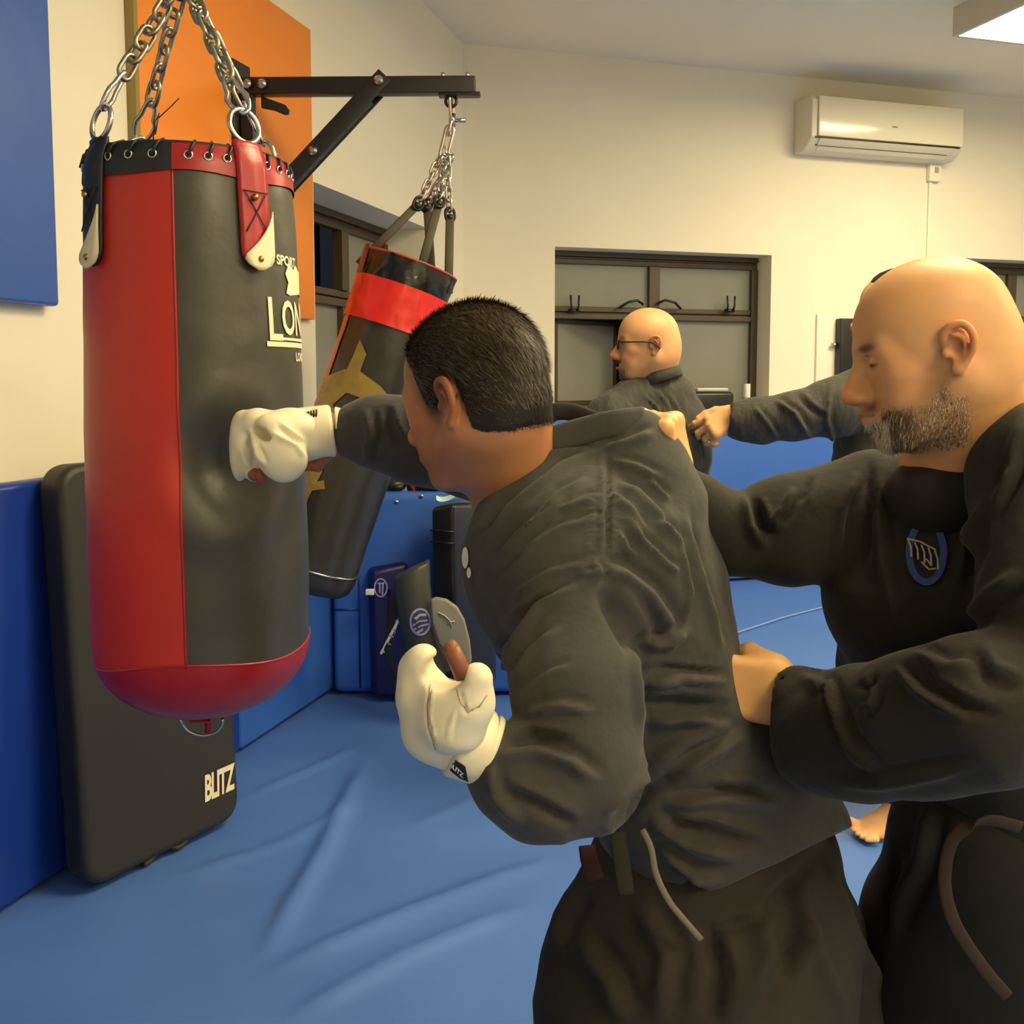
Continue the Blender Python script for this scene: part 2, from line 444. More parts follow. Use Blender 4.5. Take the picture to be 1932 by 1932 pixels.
def catch(wn, O, n, s, z):
    m = MB(); a = O(s, z, -.155)
    b_ = aB if O is Bp else aL
    m.box(a+n*.01, (.035, .012, .012), RB if O is Bp else RL)
    for k in (-1, 1): m.tube([a+b_*k*.022+n*.02, a+b_*k*.026+n*.035+Z*.03, a+b_*k*.03+n*.03+Z*.1], .007)
    m.build('catch', M_blackm, wn)
for px in (1083, 1377):
    s, z = WB(px, 586, -.14); catch(WIN1, Bp, nB, s, z)
for px, k in ((1190, -1), (1262, 1)):
    s, z = WB(px, 582, -.15); m = MB(); a = Bp(s, z, -.15)
    m.tube([a-aB*.09*k+Z*.03, a-aB*.04*k+Z*.055+nB*.02, a+aB*.03*k+Z*.04+nB*.03, a+aB*.09*k], .009); m.build('stay', M_blackm, WIN1)
s2m = (s20+s21)/2-.02
WIN2 = window('window_2', Bp, aB, nB, RB, s20, s21, zB0, z21, WB(1905, 540, -.2)[0], tz)
slm, _ = WL(649, 450, -.25); _, tzl = WL(620, 558, -.25)
WIN3 = window('window_3', Lp, aL, nL, RL, sl0, sl1, zl0, zl1, slm, tzl, open_lower='ul', dep=.27)
# dark outside behind the openings
for nm, O, a_, s0, s1, z0, z1, R_ in (('wall_outside_back', Bp, aB, sB0-.6, sB1+.8, 0.5, 3.3, RB), ('wall_outside_left', Lp, aL, sl0-.6, sl1+.8, .5, 3.3, RL)):
    m = MB(); m.box(O((s0+s1)/2, (z0+z1)/2, -1.1), ((s1-s0)/2, .02, (z1-z0)/2), R_); tag(m.build(nm, M_dark, smooth=False), kind='structure')

# ---- wall pads (each a slab of covered foam)
def pad(name, O, R, s0, s1, z0, z1, t, label, m, cat='wall pad', grp=None, bev=.018, off=0):
    mb = MB(); mb.box(O((s0+s1)/2, (z0+z1)/2, off+t/2+.002), ((s1-s0)/2-.002, t/2, (z1-z0)/2), R)
    o = mb.build(name, m, bevel=bev, bseg=4); tag(o, label, cat, grp); return o
zt = WL(0, 915, PADT)[1]
s_a = WL(620, 1308, PADT)[0]+.4; s_b = WL(455, 1400, PADT)[0]
pad('wall_pad', Lp, RL, s_b-.0, s_a, .005, zt, PADT, 'blue vinyl wall pad along the left wall, right of the tall black shield', M_blue, grp='blue pads along the left wall')
pad('wall_pad', Lp, RL, s_b-1.9, s_b, .005, zt, PADT, 'blue vinyl wall pad along the left wall, behind the tall black shield', M_blued, grp='blue pads along the left wall')
pad('wall_pad', Lp, RL, s_b-3.9, s_b-1.9, .005, zt, PADT, 'blue vinyl wall pad at the near end of the left wall', M_blued, grp='blue pads along the left wall')
ztb = 1.165
bpx = [WB(900, 1000, PADT)[0], WB(1240, 1000, PADT)[0], WB(1640, 1000, PADT)[0], WB(2100, 1000, PADT)[0]]
for i in range(3):
    pad('wall_pad', Bp, RB, max(bpx[i], .1), bpx[i+1], .005, ztb, PADT, ['blue vinyl wall pad in the far corner', 'blue vinyl wall pad under the back window, beside the laughing man', 'blue vinyl wall pad behind the bald bearded man'][i], M_blue, grp='blue pads along the back wall')
# blue panel high on the left wall
pL = WL(111, 578, .05); 
bs1 = WL(104, 300, .05)[0]
pad('wall_panel', Lp, RL, bs1-1.6, bs1, WL(111, 578, .05)[1], 3.3, .05, 'blue vinyl panel mounted high on the cream wall, at the left edge', mat('panel_vinyl', (58, 96, 176), .4, bump=.5, bscale=4, bdist=.012), 'wall panel', bev=.012)
# orange board
os0 = WL(266, 300, .03)[0]; os1 = WL(590, 330, .03)[0]; oz0 = WL(590, 603, .03)[1]; oz1 = WL(588, 58, .03)[1]
mb = MB(); mb.box(Lp((os0+os1)/2, (oz0+oz1)/2, .016), ((os1-os0)/2, .015, (oz1-oz0)/2), RL)
o = mb.build('wall_board', M_orange, bevel=.003); tag(o, 'large flat orange board on the cream wall behind the black bag bracket', 'wall board')
mb = MB(); mb.box(Lp(os0-.012, (oz0+oz1)/2, .018), (.01, .017, (oz1-oz0)/2), RL)
ob = mb.build('edge_strip', M_edge, o, bevel=.002)

# ---- air conditioner
sa0 = WB(1505, 240, .0)[0]-.03; sa1 = WB(1815, 240, .2)[0]; za1 = WB(1660, 190, .2)[1]+.0; za0 = WB(1660, 297, .1)[1]
ac = empty('air_conditioner', Bp((sa0+sa1)/2, za0, 0), 'white split air conditioner on the back wall beneath the ceiling', 'air conditioner')
Wd = sa1-sa0; Hh = za1-za0
M_ac = mat('glossy_white_plastic', (236, 228, 202), .12, coat=.6)
M_acs = mat('satin_white_plastic', (222, 214, 190), .4)
prof = [(0, 0), (.11, 0), (.17, .035), (.215, .075), (.215, Hh-.03), (.19, Hh-.004), (.16, Hh), (0, Hh)]
m = MB(); m.prism(prof, Bp(sa0, za0, .001), nB, Z, aB, 0, Wd); m.build('body', M_acs, ac, smooth=True, bevel=.008, auto=35)
prof = [(0, .075), (.012, .08), (.012, Hh-.02), (.0, Hh-.004), (-.06, Hh+.002), (-.06, Hh-.004), (-.003, Hh-.012), (0, Hh-.03)]
m = MB(); m.box(Bp((sa0+sa1)/2+.015, (za0+za1)/2+.035, .226), (Wd/2-.03, .008, Hh/2-.045), RB); m.build('front_panel', M_ac, ac, bevel=.012, bseg=4)
m = MB(); th_ = math.atan2(.04, .045)
ux = nrm(nB*.045+Z*.04)
Rv = np.stack((aB, np.cross(ux, aB)*-1, ux), 1)
m.box(Bp((sa0+sa1)/2, za0+.052, .196), (Wd/2-.07, .004, .028), Rv); m.box(Bp((sa0+sa1)/2, za0+.02, .148), (Wd/2-.09, .004, .02), Rv); m.build('air_flap', M_acs, ac, bevel=.002)
m = MB(); m.box(Bp((sa0+sa1)/2, za0+.074, .219), (Wd/2-.03, .006, .004), RB); m.box(Bp((sa0+sa1)/2-.02, za0+.034, .171), (Wd/2-.08, .004, .004), RB); m.build('vent_slot', M_dark, ac, smooth=False)
m = MB(); m.box(Bp((sa0+sa1)/2+.03, (za0+za1)/2+.0, .2345), (.022, .0006, .005), RB); m.build('badge', mat('grey_print', (150, 142, 120), .4), ac, smooth=False)
# switch + trunking
ss_, sz = WB(1762, 325, .02)
sw = empty('wall_switch', Bp(ss_, sz, 0), 'small white switch box below the air conditioner', 'switch')
m = MB(); m.box(Bp(ss_, sz, .022), (.05, .02, .068), RB); m.build('box', M_white, sw, bevel=.006)
m = MB(); m.box(Bp(ss_+.005, sz+.012, .045), (.016, .004, .02), RB); m.build('rocker', mat('grey_plastic', (170, 160, 130), .4), sw, bevel=.002)
m = MB(); s3, z3 = WB(1748, 475, .01); m.box(Bp(ss_-.02, (sz-.07+1.2)/2, .009), (.012, .008, (sz-.07-1.2)/2), RB)
tag(m.build('cable_trunking', M_white, bevel=.002), 'thin white cable duct running down the back wall from the switch box', 'cable duct')
# pale flush panel and black device beside the bald man
sp0, zp1 = WB(1541, 593, .01); sp1 = sp0+.62
m = MB(); m.box(Bp((sp0+sp1)/2, (zp1+1.17)/2, .010), ((sp1-sp0)/2, .009, (zp1-1.17)/2), RB)
tag(m.build('wall_cover', M_white, bevel=.003), 'cream rectangular cover panel on the back wall beyond the bald man', 'cover panel')
sd, zd = WB(1580, 612, .03); sd2, zd2 = WB(1580, 700, .03)
dv = empty('dispenser', Bp(sd+.08, zd2, .02), 'black wall box with a chrome knob, half hidden by the bald head', 'dispenser')
m = MB(); m.box(Bp(sd+.09, (zd+zd2)/2, .055), (.10, .035, (zd-zd2)/2+.04), RB); m.build('case', M_blackm, dv, bevel=.008)
m = MB(); a = Bp(WB(1573, 650, .05)[0], WB(1573, 650, .05)[1], .05); m.cyl(a-aB*.015, a+aB*.03, .013); m.build('knob', M_steel, dv)

# ---- corner crash mat with a seam, and what stands in front of it
f0 = G(622, 1310); f1 = G(700, 1314)
bx = P(622, 1308, f0[1]); top = P(800, 925, f0[1]+.12)[2]
x0_ = f0[0]; x1_ = P(930, 1200, f0[1])[0]
m = MB(); yb = f0[1]
cfr = A(f0[0]+.012, f0[1], 0); kx = aL[0]/aL[1]*.3
m.prism([(0, 0), (1.0, 0), (1.0+kx, .3), (kx, .3)], cfr, A(1, 0, 0), A(0, 1, 0), Z, .004, top)
crash = m.build('crash_mat', M_blue, bevel=.035, bseg=5); tag(crash, 'thick blue crash mat standing in the far left corner behind the kick shields', 'crash mat')
m = MB(); m.box(cfr+A(.125, 0, top/2-.02), (.004, .003, top/2-.05)); m.box(cfr+A(.066, 0, P(640, 1150, yb)[2]), (.055, .003, .004)); m.build('seam', M_blued, crash)
m = MB()
for px, py in ((748, 947), (795, 936)):
    m = MB(); q = P(px, py, yb); m.cyl(q+A(0, .004, 0), q-A(0, .003, 0), .009); m.build('eyelet', M_steel, crash)

def slab(name, quad, d, t, label, cat, m, rnd=.02, lean=0.0, m2=None):
    """upright slab: quad of four pixels (tl, tr, br, bl) on its front face at depths d (per corner)"""
    Q = [P(px, py, dd) for (px, py), dd in zip(quad, d)]
    n = nrm(np.cross(Q[1]-Q[0], Q[3]-Q[0]))
    if n[1] < 0: n = -n
    mb = MB(); V = Q+[q+n*t for q in Q]
    mb.add(V, [(0, 1, 2, 3), (7, 6, 5, 4), (0, 4, 5, 1), (1, 5, 6, 2), (2, 6, 7, 3), (3, 7, 4, 0)])
    o = mb.build(name, m, bevel=rnd, bseg=4); tag(o, label, cat)
    return o, mb
M_navy = mat('navy_vinyl', (16, 22, 92), .4, bump=.2, bscale=12)
M_blk = mat('black_vinyl', (30, 29, 27), .38, bump=.25, bscale=14, bdist=.004, var=.08, vscale=5)
M_blk2 = mat('black_vinyl_side', (22, 22, 24), .45)
M_gry = mat('charcoal_vinyl', (66, 66, 62), .42, bump=.35, bscale=10, bdist=.006)
M_nblk = mat('blue_black_vinyl', (34, 40, 58), .42, bump=.2, bscale=10)
M_pw = mat('white_print', (235, 232, 225), .5)
M_lav = mat('lavender_print', (150, 155, 225), .5)
# navy shield
def sub2d_(vf):
    (x0, y0), n = np.mean(vf[0], 0), len(vf[0]); V = list(vf[0])+[(x0, y0)]; return V, [(i, (i+1) % n, n) for i in range(n)]
o, mb = slab('kick_shield', [(700, 1078), (770, 1062), (778, 1318), (706, 1313)], (4.2, 4.25, 4.22, 4.2), .10, 'small navy blue kick shield standing on the floor, leftmost of the shields', 'kick shield', M_navy)
bv = bvh_of(mb.V, mb.F)
for nm, vf, mm, off in (('emblem', join2d(ring2d(718, 1108, 13, 18, 2.6), line2d([(712, 1100), (725, 1099)], 3), line2d([(716, 1100), (716, 1118)], 3), line2d([(722, 1100), (721, 1122)], 3)), M_lav, .012),
                   ('stripe', line2d([(718, 1233), (735, 1200), (751, 1170)], 5), M_pw, .012),
                   ('black_side', polys2d([[(697, 1120), (735, 1110), (757, 1150), (722, 1220), (760, 1314), (700, 1310)]]), M_blk2, .011)):
    v, f = decal(sub2d_(vf) if nm == 'black_side' else vf, bv, off)
    mesh(nm, v, f, mm, o, smooth=False)
vf = affine(text2d('BLITZ', 1, xs=.8), (722, 1232), (12, -36), (13, 4)); v, f = decal(vf, bv, .012); mesh('lettering', v, f, M_lav, o, smooth=False)
m = MB(); q = P(698, 1117, 4.16); m.box(q, (.018, .012, .012)); m.build('handle_tag', M_pw, o, bevel=.003)
# tall black pad
o, mb = slab('kick_shield', [(812, 958), (856, 950), (862, 1290), (815, 1290)], (4.05, 4.0, 4.0, 4.05), .2, 'tall black strike shield with a face mask lying on its top', 'kick shield', M_blk)
m = MB(); Q = [P(853, 950, 4.0), P(935, 950, 4.12), P(935, 1290, 4.12), P(858, 1290, 4.0)]
n = A(0, 1, 0); m.add(Q+[q+n*.1 for q in Q], [(0, 1, 2, 3), (7, 6, 5, 4), (0, 4, 5, 1), (1, 5, 6, 2), (2, 6, 7, 3), (3, 7, 4, 0)]); m.build('front_face', M_nblk, o, bevel=.02, bseg=4)
m = MB(); 
for py in (1000, 1022): a = P(812, py, 4.04); b = P(857, py+4, 3.99); m.tube([a, b], .004)
m.build('seam', M_blk2, o)
# face mask
m = MB(); pts = [(822, 944), (830, 949), (848, 946), (862, 936), (874, 931), (884, 936), (892, 944)]
gx = []; 
V = []; F = []
for i, (px, py) in enumerate(pts):
    for j in range(6):
        q = P(px, py-1.5*sin(pi*j/5)*3-j*1.5, 4.02+.025*j); V.append(q)
for i in range(len(pts)-1):
    for j in range(5): F.append((i*6+j, i*6+j+1, (i+1)*6+j+1, (i+1)*6+j))
M_mask = mat('mask_cloth', (196, 226, 224), .8)
o = mesh('face_mask', V, F, M_mask); md = o.modifiers.new('s', 'SOLIDIFY'); md.thickness = .004; o.modifiers.new('u', 'SUBSURF').levels = 2
tag(o, 'pale blue paper face mask crumpled on top of the tall black shield', 'face mask')
# grey curved pad with the round emblem
V = []; F = []
rows = [((742, 1092), (808, 1060)), ((746, 1130), (809, 1105)), ((752, 1175), (814, 1165)), ((765, 1225), (828, 1215)), ((785, 1262), (848, 1248)), ((806, 1288), (862, 1262))]
D = [3.85, 3.84, 3.83, 3.84, 3.85, 3.86]
for (a, b), d in zip(rows, D):
    for k in range(5):
        t = k/4; V.append(P(a[0]*(1-t)+b[0]*t, a[1]*(1-t)+b[1]*t, d-.03*sin(pi*t)))
n0 = len(V)
V += [v+A(0, .09, 0) for v in V]
R_ = len(rows)
for i in range(R_-1):
    for k in range(4):
        F.append((i*5+k, i*5+k+1, (i+1)*5+k+1, (i+1)*5+k)); F.append((n0+i*5+k, n0+(i+1)*5+k, n0+(i+1)*5+k+1, n0+i*5+k+1))
    F.append((i*5, (i+1)*5, n0+(i+1)*5, n0+i*5)); F.append((i*5+4, n0+i*5+4, n0+(i+1)*5+4, (i+1)*5+4))
for k in range(4): F.append((k, n0+k, n0+k+1, k+1)); F.append(((R_-1)*5+k, (R_-1)*5+k+1, n0+(R_-1)*5+k+1, n0+(R_-1)*5+k))
o = mesh('thai_pad', V, F, M_gry, bevel=.012); tag(o, 'charcoal grey curved strike pad with a round lavender emblem, resting against the shields', 'strike pad')
bv = bvh_of(V[:n0], [f for f in F if max(f) < n0])
vf = join2d(ring2d(793, 1173, 20, 26, 4), line2d([(783, 1168), (792, 1160), (804, 1160)], 5), line2d([(779, 1180), (790, 1172), (806, 1170)], 3), line2d([(780, 1188), (793, 1181), (808, 1177)], 3), line2d([(786, 1194), (798, 1187)], 4))
v, f = decal(vf, bv, .003); mesh('emblem', v, f, M_lav, o, smooth=False)
# grey paddle
q0 = P(848, 1190, 3.80); out = []
pts = [(812, 1132), (822, 1128), (842, 1132), (862, 1146), (876, 1170), (886, 1210), (890, 1250), (880, 1262), (850, 1240), (828, 1215), (815, 1175)]
fr = [P(px, py, 3.80) for px, py in pts]; V = fr+[p+A(0, .03, 0) for p in fr]; n = len(pts)
o = mesh('focus_paddle', V, [tuple(range(n)), tuple(range(2*n-1, n-1, -1))]+[(i, n+i, n+(i+1) % n, (i+1) % n) for i in range(n)], mat('light_grey_vinyl', (150, 145, 132), .5), bevel=.008)
tag(o, 'light grey rounded focus paddle behind the lower white glove', 'focus paddle')
m = MB(); m.tube([P(px, py, 3.796) for px, py in ((827, 1155), (840, 1162), (850, 1172), (853, 1184))], .004, flat=(1, .3)); m.tube([P(px, py, 3.796) for px, py in ((845, 1174), (858, 1172))], .005, flat=(1, .3)); m.build('mark', M_pw, o)

# gloves lying on the crash mat
def heap_glove(c, r, m_, label, stripe):
    e = empty('boxing_glove', c, label, 'boxing glove')
    g = MB(); g.sphere(np.array(c)+A(0, 0, r*.5), (r*1.1, r*.8, r*.62), 14); g.sphere(np.array(c)+A(r*.4, -r*.5, r*.35), (r*.5, r*.35, r*.3), 10); g.build('mitt', m_, e)
    g = MB(); g.cyl(np.array(c)+A(-r*.7, 0, r*.45), np.array(c)+A(-r*1.6, .02, r*.45), r*.52, r*.6, 20); g.build('cuff', m_, e, bevel=.005)
    g = MB(); g.cyl(np.array(c)+A(-r*1.0, 0, r*.45), np.array(c)+A(-r*1.2, .005, r*.45), r*.58, r*.6, 20); g.build('stripe', stripe, e, bevel=.002)
ctop = top
heap_glove(P(742, 930, yb+.12)*A(1, 1, 0)+A(0, 0, ctop-.002), .055, M_blk, 'black boxing glove with white stripes lying at the left on the crash mat', M_pw)
heap_glove(P(812, 930, yb+.12)*A(1, 1, 0)+A(0, 0, ctop-.002), .06, M_blk, 'black boxing glove lying on the crash mat below the punching arm', mat('red_vinyl_small', (190, 30, 30), .4))
# gloves / bottle on the far ledge
led = MB(); led.box(Bp(2.4, 1.155, .03-.0), (2.3, .001, .012), RB)
def bottle(px, py, sc_, label):
    s, z = WB(px, py, -.06); b = Bp(s, ztb, .03)
    b = Bp(s, zB0, -.05)
    e = empty('bottle', b, label, 'bottle'); g = MB(); g.cyl(b+Z*.002, b+Z*.085, .03, .03, 20); g.cyl(b+Z*.085, b+Z*.10, .03, .016, 20); g.build('body', mat('clear_plastic', (190, 190, 175), .15), e)
    g = MB(); g.cyl(b+Z*.10, b+Z*(z-zB0), .024, .024, 20); g.build('cap', M_white, e, bevel=.003)
bottle(1408, 724, 1, 'small bottle with a white cap on the back window sill')
s, z = WB(1340, 735, -.05); b = Bp(s, zB0, -.05)
e = empty('training_bag', b, 'black bag with a clear lid standing on the back window sill behind the reaching hand', 'bag')
g = MB(); g.box(b+Z*(z-.02-zB0)/2+Z*.004, (.16, .055, (z-.02-zB0)/2), RB); g.build('body', M_blk, e, bevel=.025, bseg=4)
g = MB(); g.box(b+Z*(z-zB0-.0), (.12, .045, .012), RB); g.build('lid', mat('clear_lid', (200, 198, 180), .2), e, bevel=.01)
# ------------------------------------------------------------------ heavy bag 1
M_red = mat('red_vinyl', (186, 44, 34), .42, bump=.3, bscale=7, bdist=.006, var=.04, vscale=3)
M_red2 = mat('red_vinyl_dark', (160, 26, 32), .34, bump=.35, bscale=14, bdist=.006)
M_bagb = mat('bag_black_vinyl', (62, 60, 52), .36, bump=.5, bscale=8, bdist=.008, var=.14, vscale=7)
M_bagn = mat('navy_black_strap', (24, 25, 34), .5, bump=.3, bscale=30)
M_cream = mat('cream_leather', (222, 212, 176), .5)
D1 = 1.85
BC = P(372, 800, D1)[:2]
bc = P(358, 300, D1); bcb = P(385, 1200, D1)
ztop = P(358, 252, D1-.185)[2]-.008; zbot = P(390, 1352, D1-.03)[2]; zseam = P(300, 1272, D1-.19)[2]
FIST = P(442, 878, D1-.185)
def bag_r(z):
    t = np.clip((z-zbot)/(ztop-zbot), 0, 1)
    r = .1765+.022*np.sin(pi*np.clip(1-t, 0, 1)**.75*.62)
    # rounding at the bottom
    u = np.clip((z-zbot)/.155, 0, 1); r = r*np.sqrt(np.clip(1-(1-u)**2.3, 0.0, 1))
    u2 = np.clip((ztop-z)/.03, 0, 1); r = r*(.955+.045*np.sqrt(u2))
    return r
def bag_c(z):
    t = (z-bcb[2])/(bc[2]-bcb[2]); return bcb[0]+(bc[0]-bcb[0])*t
def bagpt(ph, z, dr=0):
    r = bag_r(z)+dr; x = bag_c(z)+r*np.sin(ph); y = D1-r*np.cos(ph)
    P3 = np.stack((x*6, y*6, z*6+0*x), -1); dn = .0055*fbm(P3*.8, 5, 3)*np.clip((z-zbot)/.2, 0, 1)
    # dent under the fist and creases running to it
    d2 = (x-FIST[0])**2+(y-FIST[1])**2+(z-FIST[2])**2; dn = dn-.048*np.exp(-d2/.0042)+.004*np.exp(-((np.sqrt(d2)-.13)/.035)**2)
    return np.stack((x+dn*np.sin(ph), y-dn*np.cos(ph), z+0*x), -1)
bag = empty('punching_bag', (BC[0], D1, zbot), 'large red and black heavy punching bag hanging at the left, struck by the white glove', 'punching bag')
def grid(ph0, ph1, zf0, zf1, nu, nv, dr=0):
    ph = np.linspace(ph0, ph1, nu); V = []
    for j in range(nv):
        t = j/(nv-1); z0 = np.array([zf0(p) for p in ph]); z1 = np.array([zf1(p) for p in ph]); V.append(bagpt(ph, z0+(z1-z0)*t, dr))
    V = np.concatenate(V); F = [(j*nu+i, j*nu+i+1, (j+1)*nu+i+1, (j+1)*nu+i) for j in range(nv-1) for i in range(nu-1)]
    return V, F
seamf = lambda p: zseam-.012*np.cos(p+2.0)+.010*np.cos(3*p)
topf = lambda p: ztop-.002
colf = lambda p: ztop-.052+.004*np.sin(5*p)
VW = 17.7
S = radians(-9+VW)
for nm, a, b, mm in (('red_panel', S-pi, S, M_red), ('black_panel', S, S+pi, M_bagb)):
    V, F = grid(a, b, seamf, lambda p: ztop-.045, 90, 120); mesh(nm, V, F, mm, bag)
V, F = grid(-pi, pi, lambda p: zbot, seamf, 120, 26, .0015); mesh('base', V, F, M_red2, bag)
V, F = grid(S-pi, S, colf, topf, 70, 8, .004); o = mesh('collar', V, F, M_bagn, bag)
V, F = grid(S, S+pi, colf, topf, 70, 8, .004); o = mesh('collar', V, F, M_red2, bag); o['label'] = 'red collar half'
m = MB(); V, F = grid(-pi, pi, lambda p: ztop-.012, lambda p: ztop-.010, 60, 2, -.012); cpt = A(bag_c(ztop), D1, ztop-.02)
m.tube([bagpt(np.array([p]), np.array([ztop-.003]))[0] for p in np.linspace(-pi, pi, 60)], .0045); m.build('rim', M_bagn, bag)
m = MB(); n = 48; m.add([cpt]+[bagpt(np.array([2*pi*i/n]), np.array([ztop-.02]), -.006)[0] for i in range(n)], [(0, 1+i, 1+(i+1) % n) for i in range(n)]); m.build('top_cover', M_bagn, bag)
# seam piping
m = MB(); m.tube([bagpt(np.array([S+.0]), np.array([z]))[0] for z in np.linspace(zseam+.01, ztop-.04, 50)], .0025, 6); m.tube([bagpt(np.array([p]), np.array([seamf(p)]))[0] for p in np.linspace(-pi, pi, 90)], .0025, 6)
m.build('piping', M_red2, bag)
# eyelets + laces
for k, p in enumerate(np.radians(np.concatenate((np.arange(-66, 8, 13.), np.arange(17, 46, 10.), np.arange(62, 112, 11.))))):
    me_ = MB(); ml = MB(); q = bagpt(np.array([p]), np.array([ztop-.024]), .005)[0]; nn = A(sin(p), -cos(p), 0); me_.tube([q+Z*.0065*cos(a)+np.cross(nn, Z)*.0065*sin(a) for a in np.linspace(0, 2*pi, 12, endpoint=False)], .0018, 6, closed=True)
    q2 = bagpt(np.array([p+.07]), np.array([ztop+.001]), -.01)[0]; q3 = bagpt(np.array([p+.05]), np.array([ztop-.004]), .008)[0]
    ml.tube([q-nn*.004, q+nn*.003, q3, q2+Z*.004], .0028, 6); me_.build('eyelet', M_steel, bag); ml.build('lace', M_bagn, bag)
m = MB(); q = bagpt(np.array([radians(-2)]), np.array([ztop]))[0]
m.tube([q, q+A(.004, 0, .03), q+A(.012, 0, .045), q+A(.008, 0, .03), q+A(.004, 0, .01)], .0012, 5); m.tube([q+A(.008, 0, .035), q+A(.03, .01, .06), q+A(.042, .01, .072)], .001, 5); m.build('loose_thread', M_bagn, bag)
# straps
apex = P(346, -45, D1)
def strap(pd, m_top, tip=True):
    p = radians(pd); a = []
    zt_, zb_ = ztop+.012, ztop-.205
    w0, w1 = .0295, .0275; V = []; N_ = 26; K = 7
    for j in range(N_):
        t = j/(N_-1); z = zt_+(zb_-zt_)*t; wv = w0+(w1-w0)*t
        if t > .86: wv *= math.sqrt(max(1-((t-.86)/.14)**2, .02))
        for k in range(K):
            pp = p+(k/(K-1)-.5)*2*wv/.18
            V.append(bagpt(np.array([pp]), np.array([min(z, ztop+.02)]), .009-.003*abs(k-3)/3)[0])
    F = []; mi = []
    for j in range(N_-1):
        for k in range(K-1): F.append((j*K+k, j*K+k+1, (j+1)*K+k+1, (j+1)*K+k))
    o = mesh('strap', V, F, m_top, bag); md = o.modifiers.new('s', 'SOLIDIFY'); md.thickness = .006; md.offset = 0
    # cream tip lying under the coloured tongue: a curved wedge
    if tip:
        Vt = []; 
        for j in range(N_):
            t = j/(N_-1)
            if t < .50: continue
            z = zt_+(zb_-zt_)*t-.004; wv = (w0+(w1-w0)*t)*1.03
            if t > .86: wv *= math.sqrt(max(1-((t-.86)/.14)**2, .03))
            e0 = 1.0-min(1, ((t-.5)/.40))**1.7*2.0 if t < .9 else -1.0
            e0 = max(e0, -1)
            for k in range(5):
                x = e0+(1.0-e0)*k/4; pp = p+x*wv/.18; Vt.append(bagpt(np.array([pp]), np.array([z]), .0135)[0])
        r_ = len(Vt)//5; Ft = [(j*5+k, j*5+k+1, (j+1)*5+k+1, (j+1)*5+k) for j in range(r_-1) for k in range(4)]
        q = mesh('strap_tip', Vt, Ft, M_cream, o); md = q.modifiers.new('s', 'SOLIDIFY'); md.thickness = .004
    for zz in (ztop-.085, ztop-.19):
        q = bagpt(np.array([p-.02 if zz > ztop-.1 else p]), np.array([zz]), .016)[0]; rv = MB(); rv.sphere(q, .006, 8); rv.build('rivet', mat('brass', (170, 140, 70), .35, metal=1), o)
    st = MB()
    zz = [ztop-.075, ztop-.145]
    for a_, b_ in (((-.7, zz[0]), (.7, zz[1])), ((.7, zz[0]), (-.7, zz[1])), ((-.8, zz[0]), (.8, zz[0]))):
        st.tube([bagpt(np.array([p+(a_[0]+(b_[0]-a_[0])*t)*w0/.18]), np.array([a_[1]+(b_[1]-a_[1])*t]), .0135)[0] for t in np.linspace(0, 1, 8)], .0011, 5)
    st.build('stitching', M_bagn, o)
    # D ring
    c = bagpt(np.array([p]), np.array([ztop+.012]), .004)[0]; nn = A(sin(p), -cos(p), 0); tt = np.cross(Z, nn)
    up = nrm(Z*.045+(apex-c)*.08); rg = MB()
    pts = [c+tt*.030*sin(a)+up*(.028-.030*cos(a)) for a in np.linspace(0, 2*pi, 22, endpoint=False)]
    rg.tube(pts, .0045, 10, closed=True); rg.build('ring', M_steel, bag)
    top_ = c+up*.056
    d = nrm(apex-top_)
    cb_ = MB(); L_ = .085; side = nrm(np.cross(d, nn))
    pts = []
    for a in np.linspace(0, 2*pi, 20, endpoint=False):
        rr = .013 if cos(a) < 0 else .020
        pts.append(top_+d*(L_/2-.006-(L_/2)*cos(a))+(tt*.7+nn*.7)*rr*sin(a)*1.0)
    cb_.tube(pts, .0042, 8, closed=True); cb_.build('carabiner', M_steel, bag)
    st_ = top_+d*(L_-.012); L = np.linalg.norm(apex-st_); nl = int(L/.031)
    ch = MB(); ch.chain(st_, apex, nl, .026, .0042, side=(cos(p), sin(p), .2)); ch.build('chain', M_zinc, bag)
strap(33+VW, M_red2); strap(-57+VW, M_bagn); strap(123+VW, M_bagn, False); strap(-147+VW, M_red2, False)
m = MB(); m.chain(apex, apex+A(0, 0, .16), 4, .03, .005); m.build('top_chain', M_zinc, bag)
# bottom loop
q = A(bag_c(zbot)+.0, D1-.03, zbot); m = MB(); m.tube([q+A(.04*cos(a), .01*sin(a), -.004-.036*sin(a)) for a in np.linspace(0, pi, 16)], .0028); m.build('bottom_ring', M_steel, bag)
m = MB(); m.tube([q+A(-.02, 0, .01), q+A(-.018, -.002, -.006), q+A(.018, -.002, -.006), q+A(.02, 0, .01)], .008, flat=(1, .4)); m.box(q+A(.012, 0, -.015), (.005, .003, .018)); m.build('bottom_loop', M_red2, bag)
